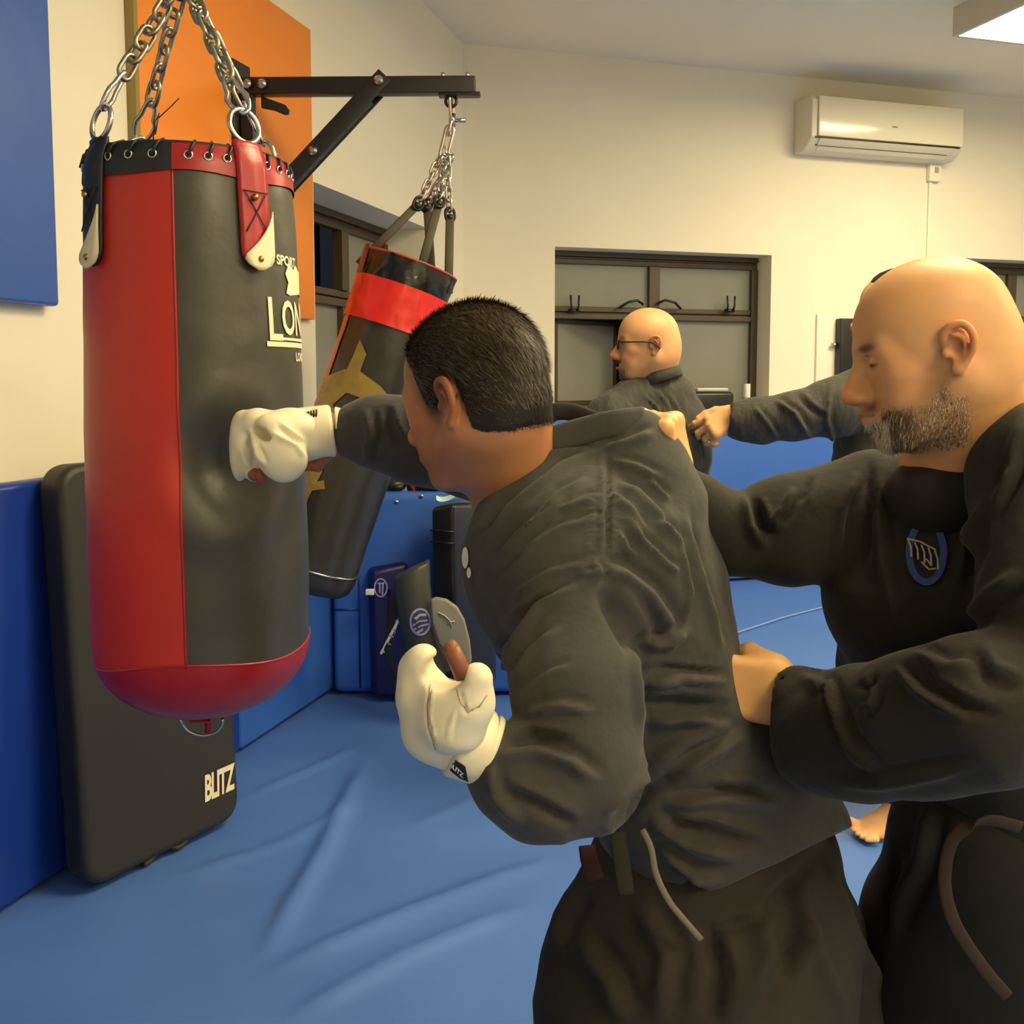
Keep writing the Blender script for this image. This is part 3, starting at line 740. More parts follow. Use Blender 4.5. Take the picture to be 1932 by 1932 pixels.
# lettering wrapped round the bag
def wrap_text(vf, ph0, z0, dr=.0022):
    V = []
    for x, y in vf[0]: V.append(bagpt(np.array([ph0+x/.195]), np.array([z0+y]), dr)[0])
    return V, vf[1]
def sub2d(vf, m_=.008):
    """cut long edges so that the mark bends with the surface"""
    import bmesh
    bm = bmesh.new(); vs = [bm.verts.new((x, y, 0)) for x, y in vf[0]]
    for f in vf[1]:
        try: bm.faces.new([vs[i] for i in f])
        except ValueError: pass
    bmesh.ops.triangulate(bm, faces=bm.faces[:])
    for _ in range(5):
        es = [e for e in bm.edges if e.calc_length() > m_]
        if not es: break
        bmesh.ops.subdivide_edges(bm, edges=es, cuts=1)
        bmesh.ops.triangulate(bm, faces=[f for f in bm.faces if len(f.verts) > 3])
    bm.verts.index_update(); r = [(v.co.x, v.co.y) for v in bm.verts], [tuple(v.index for v in f.verts) for f in bm.faces]; bm.free(); return r
M_print = mat('cream_print', (225, 215, 180), .5)
zt_ = P(505, 640, D1-.12)[2]
parts = []
big = text2d('L', .108, xs=.75, bold=.0012); small = text2d('ONSDAL', .085, xs=.72, bold=.0018); big2 = text2d('E', .108, xs=.75, bold=.0012)
small = ([(x+.038, y+.012) for x, y in small[0]], small[1]); big2 = ([(x+.235, y) for x, y in big2[0]], big2[1])
bar = polys2d([[(-.002, -.012), (.285, -.012), (.285, -.003), (-.002, -.003)]]); bar2 = polys2d([[(.03, .0), (.235, .0), (.235, .005), (.03, .005)]])
lon = text2d('LONDON', .022, xs=1, bold=.0006); lon = ([(x+.085, y-.036) for x, y in lon[0]], lon[1])
lion = polys2d([[(.06, .085), (.075, .082), (.10, .085), (.15, .09), (.19, .085), (.21, .10), (.20, .12), (.17, .135), (.13, .13), (.11, .14), (.095, .13), (.075, .14), (.06, .12), (.07, .105)]])
tri = text2d('SPORT', .024, bold=.0008); tri = ([(x+.035, y+.135) for x, y in tri[0]], tri[1])
V, F = wrap_text(sub2d(join2d(big, small, big2, bar, bar2, lon, lion, tri)), radians(38+VW), zt_)
mesh('lettering', V, F, M_print, bag, smooth=False)
V, F = wrap_text(sub2d(join2d(big, small, big2, bar, bar2)), radians(-92-84+VW), P(175, 660, D1)[2]); mesh('lettering', V, F, M_print, bag, smooth=False)

# ------------------------------------------------------------------ bracket builder
def bracket(D, beam_end, beam_start, zc, label, brace_lo, brace_hi, face=.002):
    """beam from the wall plate to the free end; all world points"""
    e = empty('bag_bracket', beam_start, label, 'wall bracket')
    dirb = nrm(beam_end-beam_start); side = np.cross(dirb, Z); R = np.stack((dirb, side, Z), 1); L = np.linalg.norm(beam_end-beam_start)
    m = MB(); m.box((beam_end+beam_start)/2, (L/2, .028, .03), R); m.build('beam', M_blackm, e, bevel=.003)
    m = MB(); m.box(beam_start+dirb*.01-Z*.33, (.024, .022, .36), R); m.build('post', M_blackm, e, bevel=.003)
    wp = beam_start-dirb*.045; 
    dw = np.dot(beam_start-CORN, nL); hw = max(dw-.012-face, .006)/2; m = MB(); m.box(beam_start-nL*(dw-face-hw)-Z*.33, (.06, hw, .42), RL); m.build('wall_plate', M_blackm, e, bevel=.003)
    dv = nrm(brace_hi-brace_lo); Rb = np.stack((dv, side, np.cross(dv, side)), 1)
    m = MB()
    for s_ in (-1, 1): m.box((brace_hi+brace_lo)/2+side*s_*.036, (np.linalg.norm(brace_hi-brace_lo)/2+.03, .005, .03), Rb)
    m.box((brace_hi*.45+brace_lo*.55), (np.linalg.norm(brace_hi-brace_lo)/2*.9, .03, .026), Rb)
    m.build('brace', M_blackm, e, bevel=.003)
    for q in (brace_hi, brace_lo*.5+brace_hi*.5, beam_start+dirb*.075, beam_start+dirb*.02):
        m = MB(); m.cyl(q+side*.036, q+side*.050, .017, .017, 16); m.cyl(q+side*.050, q+side*.06, .017, .008, 16); m.build('bolt', M_steel, e, smooth=True, auto=40)
    for dd in (-.03, -.12): m = MB(); q = beam_end+dirb*dd+Z*.03; m.cyl(q, q+Z*.018, .011, .007, 12); m.build('nut', M_steel, e)
    m = MB(); m.box(beam_end-dirb*.06-Z*.034, (.075, .026, .004), R); m.box(beam_end-dirb*.012-Z*.03, (.03, .027, .003), R); m.build('eye_plate', M_blackm, e, bevel=.001)
    q = beam_end-dirb*.09-Z*.055; m = MB(); m.tube([q+dirb*.02*cos(a)+Z*.02*sin(a) for a in np.linspace(0, 2*pi, 18, endpoint=False)], .006, 8, closed=True); m.build('eye_bolt', M_blackm, e)
    q2 = beam_start+dirb*.06-Z*.03; m = MB(); m.prism([(0, 0), (.02, -.01), (.05, -.02), (.09, -.035), (.105, -.055), (.10, -.07), (.085, -.07), (.05, -.055), (.0, -.045)], q2, dirb, Z, side, -.006, .006); m.build('gusset', M_blackm, e, bevel=.002)
    return e, q
D2 = 3.74
ws = P(447, 165, D2); be = P(897, 157, D2-.02)
# the plate must meet the wall: find where the beam line meets the left wall
dirb = nrm((be-ws)*A(1, 1, 0)); tw = np.dot(CORN+nL*.034-ws, nL)/np.dot(dirb, nL)
bs_ = ws+dirb*.03; be[2] = bs_[2]
Dm = D2
EB, hook = bracket(Dm, be, bs_, 0, 'black steel wall bracket with a diagonal brace holding the tilted bag', P(474, 420, Dm), P(718, 158, Dm), face=.032)
# bracket of the near bag, above the frame
be1 = A(apex[0]+.09, D1, apex[2]+.16+.075); bdir = nrm(A(1, -.05, 0)); t_ = np.dot(CORN-be1, nL)/np.dot(-bdir, nL); bs1_ = be1-bdir*(t_-.04)
bracket(D1, be1, bs1_, 0, 'black steel wall bracket above the red and black bag, mostly out of frame', bs1_-Z*.42+bdir*.05, bs1_+bdir*.5-Z*.0)

# ------------------------------------------------------------------ heavy bag 2 (swinging, tilted)
tilt_top = P(775, 500, 3.72); tilt_bot = P(580, 1105, 3.66)
axd = nrm(tilt_top-tilt_bot); L2 = np.linalg.norm(tilt_top-tilt_bot); R2 = .172
B2 = frame(axd, (0, -1, 0)); bx_, by_ = B2[:, 0], B2[:, 1]
b2 = empty('punching_bag', tilt_bot, 'black heavy bag with a red band and brown tape, swinging tilted from the wall bracket', 'punching bag')
def b2pt(ph, t, dr=0):
    """ph from the camera side; t 0 bottom .. 1 rim"""
    t = np.asarray(t, float); r = R2+dr+.004*np.sin(t*9+ph*2)
    u = np.clip(t/.06, 0, 1); r = r*(0.80+.2*np.sqrt(np.clip(1-(1-u)**2, 0, 1)))
    front = nrm(-A(0, 1, 0)+axd*np.dot(A(0, 1, 0), axd)); sd = np.cross(axd, front)
    if sd[0] < 0: sd = -sd
    r = np.asarray(r)
    base = tilt_bot[None]+axd[None]*(t*L2)[..., None] if t.ndim else tilt_bot+axd*t*L2
    return base+front*(r*np.cos(ph))[..., None]+sd*(r*np.sin(ph))[..., None]
def b2grid(p0, p1, t0, t1, nu, nv, dr=0, w_=0, na=.004):
    ph = np.linspace(p0, p1, nu); V = []
    for j in range(nv):
        t = t0+(t1-t0)*j/(nv-1)+0*ph+w_*np.sin(3*ph+j)
        V.append(b2pt(ph, t, dr+na*fbm(np.stack((ph*3, t*14+ph, 0*ph), -1), 9, 2)))
    return np.concatenate(V), [(j*nu+i, j*nu+i+1, (j+1)*nu+i+1, (j+1)*nu+i) for j in range(nv-1) for i in range(nu-1)]
M_b2 = mat('old_black_vinyl', (50, 48, 42), .3, bump=.5, bscale=6, bdist=.01, var=.15, vscale=5)
M_b2r = mat('bright_red_vinyl', (214, 40, 34), .28, bump=.6, bscale=9, bdist=.012)
M_tape = mat('brown_tape', (140, 118, 52), .3, bump=.6, bscale=25, bdist=.005, var=.2, vscale=14)
M_org = mat('orange_vinyl', (190, 100, 30), .35)
V, F = b2grid(-pi, pi, .0, 1.0, 72, 60); mesh('cover', V, F, M_b2, b2)
V, F = b2grid(-pi, pi, .80, .925, 110, 22, .008, na=.014); mesh('red_band', V, F, M_b2r, b2)
V, F = b2grid(-pi, pi, .925, 1.0, 110, 14, .008, na=.014); mesh('collar', V, F, mat('shiny_black_vinyl', (22, 22, 20), .18, bump=.7, bscale=10, bdist=.01), b2)
V, F = b2grid(-1.6, -1.0, .42, .80, 14, 30, .004); mesh('side_strip', V, F, M_org, b2)
V, F = b2grid(-1.6, -.9, .925, 1.01, 12, 6, .011); mesh('collar_patch', V, F, mat('worn_brown', (110, 70, 36), .4), b2)
# brown tape wrapped round the bag
Vt_, Ft_ = b2grid(-pi, pi, .0, 1.0, 72, 60); bv2 = bvh_of(Vt_, Ft_)
for pl in ([(606, 716), (652, 697), (681, 701), (718, 729), (740, 757), (691, 754), (655, 741), (632, 762), (590, 790)], [(681, 640), (692, 669), (680, 702), (652, 706), (668, 672)],
           [(560, 884), (585, 876), (616, 864), (608, 893), (586, 934), (566, 985), (550, 1000)], [(600, 766), (628, 758), (640, 800), (618, 868), (585, 872)], [(588, 912), (612, 906), (614, 922), (590, 926)]):
    v, f = decal(sub2d(polys2d([pl]), 9), bv2, .006)
    if f: tp = mesh('tape', v, f, M_tape, b2)
m = MB(); n = 40; rim = [b2pt(np.array(2*pi*i/n), np.array(.985), -.004) for i in range(n)]; m.add([tilt_bot+axd*L2*.975]+rim, [(0, 1+i, 1+(i+1) % n) for i in range(n)]); 
m.build('top_cover', M_blk, b2)
m = MB(); rim = [b2pt(np.array(2*pi*i/n), np.array(1.0), .006) for i in range(n)]; m.tube(rim, .005, closed=True); m.build('rim', mat('red_brown_trim', (170, 60, 40), .4), b2)
m = MB(); n = 40; m.add([tilt_bot+axd*0.0]+[b2pt(np.array(2*pi*i/n), np.array(.0), 0) for i in range(n)], [(0, 1+(i+1) % n, 1+i) for i in range(n)]); m.build('bottom', M_b2, b2)
m = MB(); m.tube([b2pt(np.array(2*pi*i/n), np.array(.07), .002) for i in range(n)], .004, closed=True); m.build('seam', M_steel, b2)
# webbing straps up to chains
knots = [(795, 382), (812, 345+30), (828, 350), (848, 400)]
jn = P(838, 290, D2); 
for (kx, ky), ph, dk in zip(((790, 384), (806, 388), (829, 380), (849, 405)), (-1.35, 2.6, .35, 1.25), (3.70, 3.80, 3.62, 3.76)):
    k = P(kx, ky, dk); q = b2pt(np.array(ph), np.array(.95), .012)
    m = MB(); m.tube([q, q+(k-q)*.5, k], .016, 8, flat=(1, .22), hint=(0, -1, 0.2)); m.build('strap', mat('grey_webbing', (78, 74, 58), .7), b2)
    m = MB(); m.link(k, jn-k, (1, .4, 0), .05, .035, .006); m.sphere(k-(jn-k)*.05, .014, 8); m.build('buckle', M_blackm, b2)
    m = MB(); nl = max(3, int(np.linalg.norm(jn-k)/.038)); m.chain(k+(jn-k)*.08, jn+A(.01*ph, 0, -.01), nl, .028, .0052); m.build('chain', M_steel, b2)
m = MB(); j2 = P(853, 228, D2); 
m.tube([jn+A(-.03, 0, -.03), jn+A(0, 0, .03), jn+A(.02, 0, -.03)], .006); m.link(jn+(j2-jn)*.35, j2-jn, (1, 0, 0), .12, .03, .007); m.link(jn+(j2-jn)*.8, j2-jn, (0, 1, 0), .06, .03, .006)
m.cyl(j2-A(0, 0, .02), j2+A(0, 0, .025), .013); m.cyl(j2+A(0, 0, 0), j2+A(.05, -.01, .0), .006, .009); m.link(j2+(hook-j2)*.6, hook-j2, (.3, 1, 0), .09, .03, .006)
m.build('swivel', M_steel, b2)

# ------------------------------------------------------------------ tall black shield leaning on the left wall
g0 = G(165, 1692); g1 = G(456, 1545); u = nrm(g1-g0); Wt = np.linalg.norm(g1-g0); nn = A(u[1], -u[0], 0)
ht = P(165, 880, g0[1])[2]; 
lean = .062
up = nrm(Z*ht-nn*lean); nf = np.cross(u, up); T = .10
if np.dot(nf, nn) < 0: nf = -nf
sh = empty('strike_shield', (g0+g1)/2, 'tall black strike shield leaning on the blue wall pads behind the red bag', 'strike shield')
poly = rrect(Wt, ht/up[2]-.01, .07, 8)
c_ = (g0+g1)/2+up*(ht/up[2]/2+.004)
m = MB(); m.prism(poly, c_, u, up, nf, -T, 0); m.build('body', mat('shield_vinyl', (44, 42, 38), .5, bump=.3, bscale=5, bdist=.01, var=.08, vscale=3), sh, bevel=.022, bseg=4, auto=40)
vf = text2d('BLITZ', .118, xs=.72, shear=.15, bold=.004, spacing=.9)
w0_ = max(x for x, y in vf[0])
pb = plane(385, 1512, c_, nf); ox = np.dot(pb-c_, u); oy = np.dot(pb-c_, up); pb2 = plane(444, 1478, c_, nf); tw_ = np.dot(pb2-pb, u)
vf = ([(x*tw_/w0_, y*.93) for x, y in vf[0]], vf[1])
V = [c_+u*(ox+x)+up*(oy+y)+nf*.0025 for x, y in vf[0]]
mesh('lettering', V, vf[1], mat('shield_print', (236, 226, 190), .5), sh, smooth=False)
m = MB(); m.tube([g0+u*Wt*t+nf*(-.02+.0)+Z*(.018+.014*sin(t*30)) for t in np.linspace(.35, .68, 14)], .014, flat=(1, .6)); m.build('bottom_flap', mat('flap_cloth', (60, 55, 35), .8), sh)
# ------------------------------------------------------------------ sculpting by distance field
class Sdf:
    def __init__(s): s.p = []
    def _n(s, x, op, k): s.p.append((x, op, k)); return s
    def cone(s, a, b, ra, rb, op='u', k=.02, flat=None):
        return s._n(('c', np.array(a, float), np.array(b, float), float(ra), float(rb), flat), op, k)
    def ell(s, c, r, R=None, op='u', k=.02):
        r = np.array([r]*3 if not hasattr(r, '__len__') else r, float)
        return s._n(('e', np.array(c, float), r, np.eye(3) if R is None else np.array(R)), op, k)
    def box(s, c, h, rnd, R=None, op='u', k=.02):
        return s._n(('b', np.array(c, float), np.array(h, float), float(rnd), np.eye(3) if R is None else np.array(R)), op, k)
    def cut(s, p0, n): return s._n(('h', np.array(p0, float), nrm(n)), 'i', 0)
    def chain(s, pts, k=.02, flat=None, op='u'):
        for a, b in zip(pts[:-1], pts[1:]): s.cone(a[0], b[0], a[1], b[1], op, k, flat)
        return s
    @staticmethod
    def bounds(x):
        if x[0] == 'c':
            m = max(x[3], x[4]); return np.minimum(x[1], x[2])-m, np.maximum(x[1], x[2])+m
        if x[0] == 'e': m = x[2].max(); return x[1]-m, x[1]+m
        if x[0] == 'b': m = np.linalg.norm(x[2])+x[3]; return x[1]-m, x[1]+m
    @staticmethod
    def dist(x, X):
        if x[0] == 'c':
            a, b, ra, rb, fl = x[1:]
            ab = b-a; L = max(float(ab@ab), 1e-9); q = X-a; t = np.clip((q@ab)/L, 0, 1)
            q = q-t[..., None]*ab
            if fl is not None:
                n, f = fl; c = q@n; q = q+(c*(1/f-1))[..., None]*n
                return (np.sqrt((q*q).sum(-1))-(ra+(rb-ra)*t))*min(1, .5+f/2)
            return np.sqrt((q*q).sum(-1))-(ra+(rb-ra)*t)
        if x[0] == 'e':
            q = (X-x[1])@x[3]; k0 = np.sqrt(((q/x[2])**2).sum(-1)); k1 = np.sqrt(((q/x[2]**2)**2).sum(-1))+1e-9
            return k0*(k0-1)/k1
        if x[0] == 'b':
            q = np.abs((X-x[1])@x[4])-x[2]; return np.sqrt((np.maximum(q, 0)**2).sum(-1))+np.minimum(q.max(-1), 0)-x[3]
        if x[0] == 'h': return (X-x[1])@x[2]
    def mesh(s, h, smooth=1):
        lo = np.min([s.bounds(x)[0] for x, op, k in s.p if op == 'u'], 0)-3*h; hi = np.max([s.bounds(x)[1] for x, op, k in s.p if op == 'u'], 0)+3*h
        N = np.ceil((hi-lo)/h).astype(int)+1
        D = np.full(N, 1e3, np.float32); ax = [lo[i]+h*np.arange(N[i]) for i in range(3)]
        for x, op, k in s.p:
            if op == 'i': sl = tuple(slice(0, N[i]) for i in range(3))
            else:
                b0, b1 = s.bounds(x); mg = k+2.5*h
                i0 = np.maximum(np.floor((b0-mg-lo)/h).astype(int), 0); i1 = np.minimum(np.ceil((b1+mg-lo)/h).astype(int)+1, N)
                if (i1 <= i0).any(): continue
                sl = tuple(slice(i0[i], i1[i]) for i in range(3))
            X = np.stack(np.meshgrid(*[ax[i][sl[i]] for i in range(3)], indexing='ij'), -1)
            d = s.dist(x, X).astype(np.float32); a = D[sl]
            if op == 'u':
                if k > 0: e = np.maximum(k-np.abs(a-d), 0)/k; D[sl] = np.minimum(a, d)-e*e*k*.25
                else: D[sl] = np.minimum(a, d)
            elif op == 's':
                if k > 0: e = np.maximum(k-np.abs(a+d), 0)/k; D[sl] = np.maximum(a, -d)+e*e*k*.25
                else: D[sl] = np.maximum(a, -d)
            else: D[sl] = np.maximum(a, d)
        V, F = nets(D, lo, h)
        for _ in range(smooth): V = lap(V, F)
        return V, F
def nets(D, lo, h):
    ins = D < 0
    n = np.array(D.shape)-1
    cnt = np.zeros(n, np.int8)
    for i in (0, 1):
        for j in (0, 1):
            for k in (0, 1): cnt += ins[i:n[0]+i, j:n[1]+j, k:n[2]+k]
    act = (cnt > 0) & (cnt < 8); I = np.argwhere(act); ids = np.full(n, -1, np.int32); ids[act] = np.arange(len(I))
    acc = np.zeros((len(I), 3)); c = np.zeros(len(I))
    for ax in range(3):
        o = [a for a in range(3) if a != ax]
        for u in (0, 1):
            for v in (0, 1):
                A0 = I.copy(); A0[:, o[0]] += u; A0[:, o[1]] += v; A1 = A0.copy(); A1[:, ax] += 1
                d0 = D[tuple(A0.T)].astype(float); d1 = D[tuple(A1.T)].astype(float); m = (d0 < 0) != (d1 < 0)
                t = d0[m]/(d0[m]-d1[m]); p = A0[m].astype(float); p[:, ax] += t; acc[m] += p; c[m] += 1
    V = lo+h*acc/np.maximum(c, 1)[:, None]
    Fs = []
    for ax in range(3):
        o = [a for a in range(3) if a != ax]
        s0 = [slice(1, n[a]) for a in range(3)]; s0[ax] = slice(0, n[ax])
        s1 = list(s0); s1[ax] = slice(1, n[ax]+1)
        a = ins[tuple(s0)]; b = ins[tuple(s1)]; E = np.argwhere(a != b)
        if not len(E): continue
        fl = a[tuple(E.T)]
        for q in o: E[:, q] += 1
        def cid(du, dv): C = E.copy(); C[:, o[0]] += du; C[:, o[1]] += dv; return ids[tuple(C.T)]
        q = np.stack((cid(-1, -1), cid(0, -1), cid(0, 0), cid(-1, 0)), 1)
        if ax == 1: fl = ~fl
        q[~fl] = q[~fl][:, ::-1]; Fs.append(q)
    return V, np.concatenate(Fs)
def lap(V, F, w=.5):
    S = np.zeros_like(V); c = np.zeros(len(V))
    for i in range(4):
        a = F[:, i]; b = F[:, (i+1) % 4]
        for k in range(3): S[:, k] += np.bincount(a, V[b, k], len(V))+np.bincount(b, V[a, k], len(V))
        c += np.bincount(a, minlength=len(V))+np.bincount(b, minlength=len(V))
    return V*(1-w)+w*S/np.maximum(c, 1)[:, None]
def normals(V, F):
    n = np.cross(V[F[:, 2]]-V[F[:, 0]], V[F[:, 3]]-V[F[:, 1]]); N = np.zeros_like(V)
    for i in range(4):
        for k in range(3): N[:, k] += np.bincount(F[:, i], n[:, k], len(V))
    return N/np.maximum(np.linalg.norm(N, axis=1), 1e-12)[:, None]
def catm(parts):
    Vs = []; Fs = []; Cs = []; k = 0
    for V, F, C in parts: Vs.append(V); Fs.append(np.asarray(F)+k); Cs.append(C); k += len(V)
    return np.concatenate(Vs), np.concatenate(Fs), np.concatenate(Cs)
def S(px, py, d, r): return (P(px, py, d), r*d/FP)
def lin(c): return np.array(srgb(*c)[:3])

# folds: real relief pushed along the normals. each fold = pixel polyline, width px, height m (negative = groove)
def folds(V, F, fl, amp=0, freq=9, ani=(1, 1, 1), seed=0, depth=None):
    N = normals(V, F); pix = proj(V); cams = V-A(0, 0, CAMZ); face = (N*cams).sum(1) < .02*np.linalg.norm(cams, axis=1)
    off = np.zeros(len(V))
    if amp:
        Q = V*np.array(ani)*freq; w1 = fbm(Q*.6, seed+3, 2)
        q = value_noise(Q+w1[:, None]*1.2, seed); off += amp*((1-np.abs(q)*4)*.5+fbm(Q*.5, seed+5, 2))
    idx = np.where(face)[0]
    for pts, wd, hh in fl:
        p = np.array(pts, float); lo = p.min(0)-4*wd; hi = p.max(0)+4*wd
        m = idx[((pix[idx] > lo) & (pix[idx] < hi)).all(1)]
        if not len(m): continue
        d, t, sd = poly_d(pix[m], pts); s_ = d*sd
        # a ridge with a sharper shaded trough on one side
        hh = hh*1.5; prof = np.exp(-(d/wd)**2)-.55*np.exp(-((s_-1.7*wd)/(wd*.8))**2)
        off[m] += hh*prof*np.clip(np.minimum(t, 1-t)*4, 0, 1)
    return V+N*off[:, None]

# ------------------------------------------------------------------ heads
def smoothpts(pts, n=6):
    P_ = [np.array(p, float) for p in pts]; P_ = [2*P_[0]-P_[1]]+P_+[2*P_[-1]-P_[-2]]; out = []
    for i in range(1, len(P_)-2):
        for t in np.arange(n)/n:
            a, b, c, d = P_[i-1:i+3]; out.append(.5*((2*b)+(-a+c)*t+(2*a-5*b+4*c-d)*t*t+(-a+3*b-3*c+d)*t**3))
    out.append(P_[-2]); return out
M_skin = mat('skin', (200, 150, 110), .48, attr='Col', bump=.22, bscale=90, bdist=.0012, sss=.15, spec=.45, var=.04, vscale=30)
M_hair = mat('hair', (40, 32, 26), .5, attr='Col', spec=.35)
def axes(f, roll=0):
    f = nrm(f); l = nrm(np.cross(Z, f)); u = np.cross(f, l)
    c, s_ = cos(roll), sin(roll); l2 = l*c+u*s_; return np.stack((f, l2, np.cross(f, l2)), 1)
def head_mesh(O, R, base, neck_to=None, neck_r=(.058, .062), sc=1.0, h=.0022, smile=0, wide=1.0, brow=1.0, nose=1.0, jaw=1.0, paint=(), ear_x=0, fore=(.02, .035, .070), eyes=True, lidded=0, back=0):
    s = Sdf(); k = .018
    s.ell((-.015-back, 0, .04), (.096, .076, .083)); s.ell((fore[0], 0, fore[1]), (fore[2], .062, .066), k=.03); s.ell((.028, 0, -.02), (.058, .056*wide, .062), k=.03)
    s.ell((-.045, 0, -.01), (.06, .062, .06), k=.03)
    s.ell((.028, 0, -.070), (.050, .043*wide, .040), k=.025)
    for y in (-1, 1):
        s.cone((-.012, y*.053*wide, -.040), (.055, y*.026*jaw, -.093), .020*jaw, .019, k=.025)
        s.ell((.056, y*.040*wide, -.020), (.022, .020, .020), k=.02)
        s.ell((.060, y*.026, -.052), (.024, .024, .026), k=.02)
    s.ell((.074, 0, -.098), (.020, .024, .019), k=.02)
    s.cone((.086, -.004, .021), (.072, -.044, .021), .0105*brow, .009, k=.014); s.cone((.086, .004, .021), (.072, .044, .021), .0105*brow, .009, k=.014)
    for y in (-1, 1): s.ell((.096, y*.030, .001), (.016, .018, .0105), op='s', k=.009)
    for y in (-1, 1): s.ell((.060, y*.045, .006), (.018, .013, .020), k=.012)
    s.cone((.090, 0, .010), (.113*nose, 0, -.030), .0085, .0105, k=.012); s.cone((.080, 0, -.036), (.106, 0, -.037), .017, .0125, k=.010); s.ell((.1135*nose, 0, -.036), (.0125, .0125, .0115), k=.008)
    for y in (-1, 1): s.ell((.102, y*.0125, -.040), (.0115, .0075, .0085), k=.006)
    s.ell((.082, 0, -.066), (.019, .028, .020), k=.014)
    for y in (-1, 1):
        s.cone((.1005, y*.001, -.0595), (.088, y*.024, -.064-smile*-.006), .0058, .004, k=.006)
        s.cone((.0985, y*.001, -.0725), (.088, y*.022, -.067-smile*-.006), .0068, .004, k=.006)
        s.ell((.107, y*.0065, -.048), (.0045, .0032, .0045), op='s', k=.003)
    if smile:
        s.ell((.100, 0, -.0665), (.014, .020, .0052), op='s', k=.003)
        s.ell((.086, 0, -.0655), (.0105, .021, .0038), k=0)
        for y in (-1, 1): s.ell((.070, y*.036, -.040), (.016, .014, .013), k=.012)
    else:
        for y in (-1, 1): s.cone((.1075, 0, -.0662), (.093, y*.024, -.067), .0016, .0012, op='s', k=.003)
    for y in (-1, 1):
        s.ell((.0745, y*.031, .001), .0125, k=.0)
        s.ell((.0748, y*.031, .0065-.003*lidded), (.0142, .0165, .0100), k=.002)
        s.ell((.0738, y*.031, -.0080+.003*lidded), (.0135, .0160, .0068), k=.002)
        s.cone((.089, y*.018, .0125), (.078, y*.044, .010), .0016, .0012, op='s', k=.002)
        # ear
        e = [(.006, .004, .074), (.006, .020, .079), (-.004, .031, .085), (-.020, .030, .090), (-.029, .014, .0925), (-.027, -.006, .089), (-.016, -.022, .083), (-.006, -.033, .079)]
        ex = -.014+ear_x
        s.ell((ex-.010, y*.080, 0), (.0145, .0065, .0245), k=.006)
        e = smoothpts([A(ex+a*.86, y*c, b*.84) for a, b, c in e], 4); s.chain([(q, .0042) for q in e], k=.003)
        s.ell((ex-.003, y*.079, -.027), (.0070, .005, .0075), k=.005)
        s.chain([(q, .0026) for q in smoothpts([A(ex-.004, y*.086, .015), A(ex-.014, y*.089, .007), A(ex-.010, y*.085, -.011)], 4)], k=.003)
        s.ell((ex-.003, y*.089, -.003), (.0085, .008, .0125), op='s', k=.004)
        s.ell((ex+.007, y*.078, -.006), (.004, .0045, .0065), k=.004)
    if neck_to is not None:
        nb = (np.array(neck_to)-O)@R/sc
        s.cone((-.030, 0, -.040), nb, neck_r[0], neck_r[1], k=.03)
        s.cone((-.055, 0, .0), nb+A(-.02, 0, 0), .035, neck_r[1]*.8, k=.03)
    V, F = s.mesh(h, 1)
    C = np.tile(lin(base), (len(V), 1))
    def pt(c, r, colr, st, hard=1.0):
        nonlocal C
        r_ = np.array([r]*3 if not hasattr(r, '__len__') else r, float); w_ = st*np.exp(-(((V-np.array(c))/r_)**2).sum(1)**hard); C = C*(1-w_[:, None])+lin(colr)*w_[:, None]
    b = np.array(base, float); red = tuple(np.clip(b*(1.02, .78, .72), 0, 255)); dk = tuple(b*.62)
    for y in (-1, 1):
        pt((.055, y*.045, -.03), .028, red, .35); pt((-.02, y*.088, .005), (.03, .012, .035), red, .75); pt((-.013, y*.088, -.003), (.008, .012, .012), tuple(b*(.5, .38, .35)), .6)
    pt((.113, 0, -.036), .02, red, .5)
    pt((.098, 0, -.066), (.016, .022, .010), tuple(b*(.85, .6, .55)), .7, 1.5)
    for f in paint: f(V, pt)
    if eyes:
        for y in (-1, 1):
            c = A(.0745, y*.031, .001); d = np.linalg.norm(V-c, axis=1); m = (d < .01315) & (V[:, 0] > .081)
            C[m] = lin((205, 195, 180)); g = np.linalg.norm((V-(c+A(.0125, 0, 0)))[:, 1:], axis=1); C[m & (g < .0055)] = lin((46, 30, 20))
            pt((.086, y*.033, -.0010+.004*(1-lidded)), (.014, .015, .0026), tuple(b*.2), .95, 2)
    return V, F, C, s
def place(V, O, R, sc=1.0): return O+(V*sc)@R.T
def sdf_val(s, X):
    D = np.full(len(X), 1e3)
    for x, op, k in s.p:
        d = s.dist(x, X)
        if op == 'u': e = np.maximum(k-np.abs(D-d), 0)/max(k, 1e-9); D = np.minimum(D, d)-e*e*k*.25
        elif op == 's': D = np.maximum(D, -d)
    return D
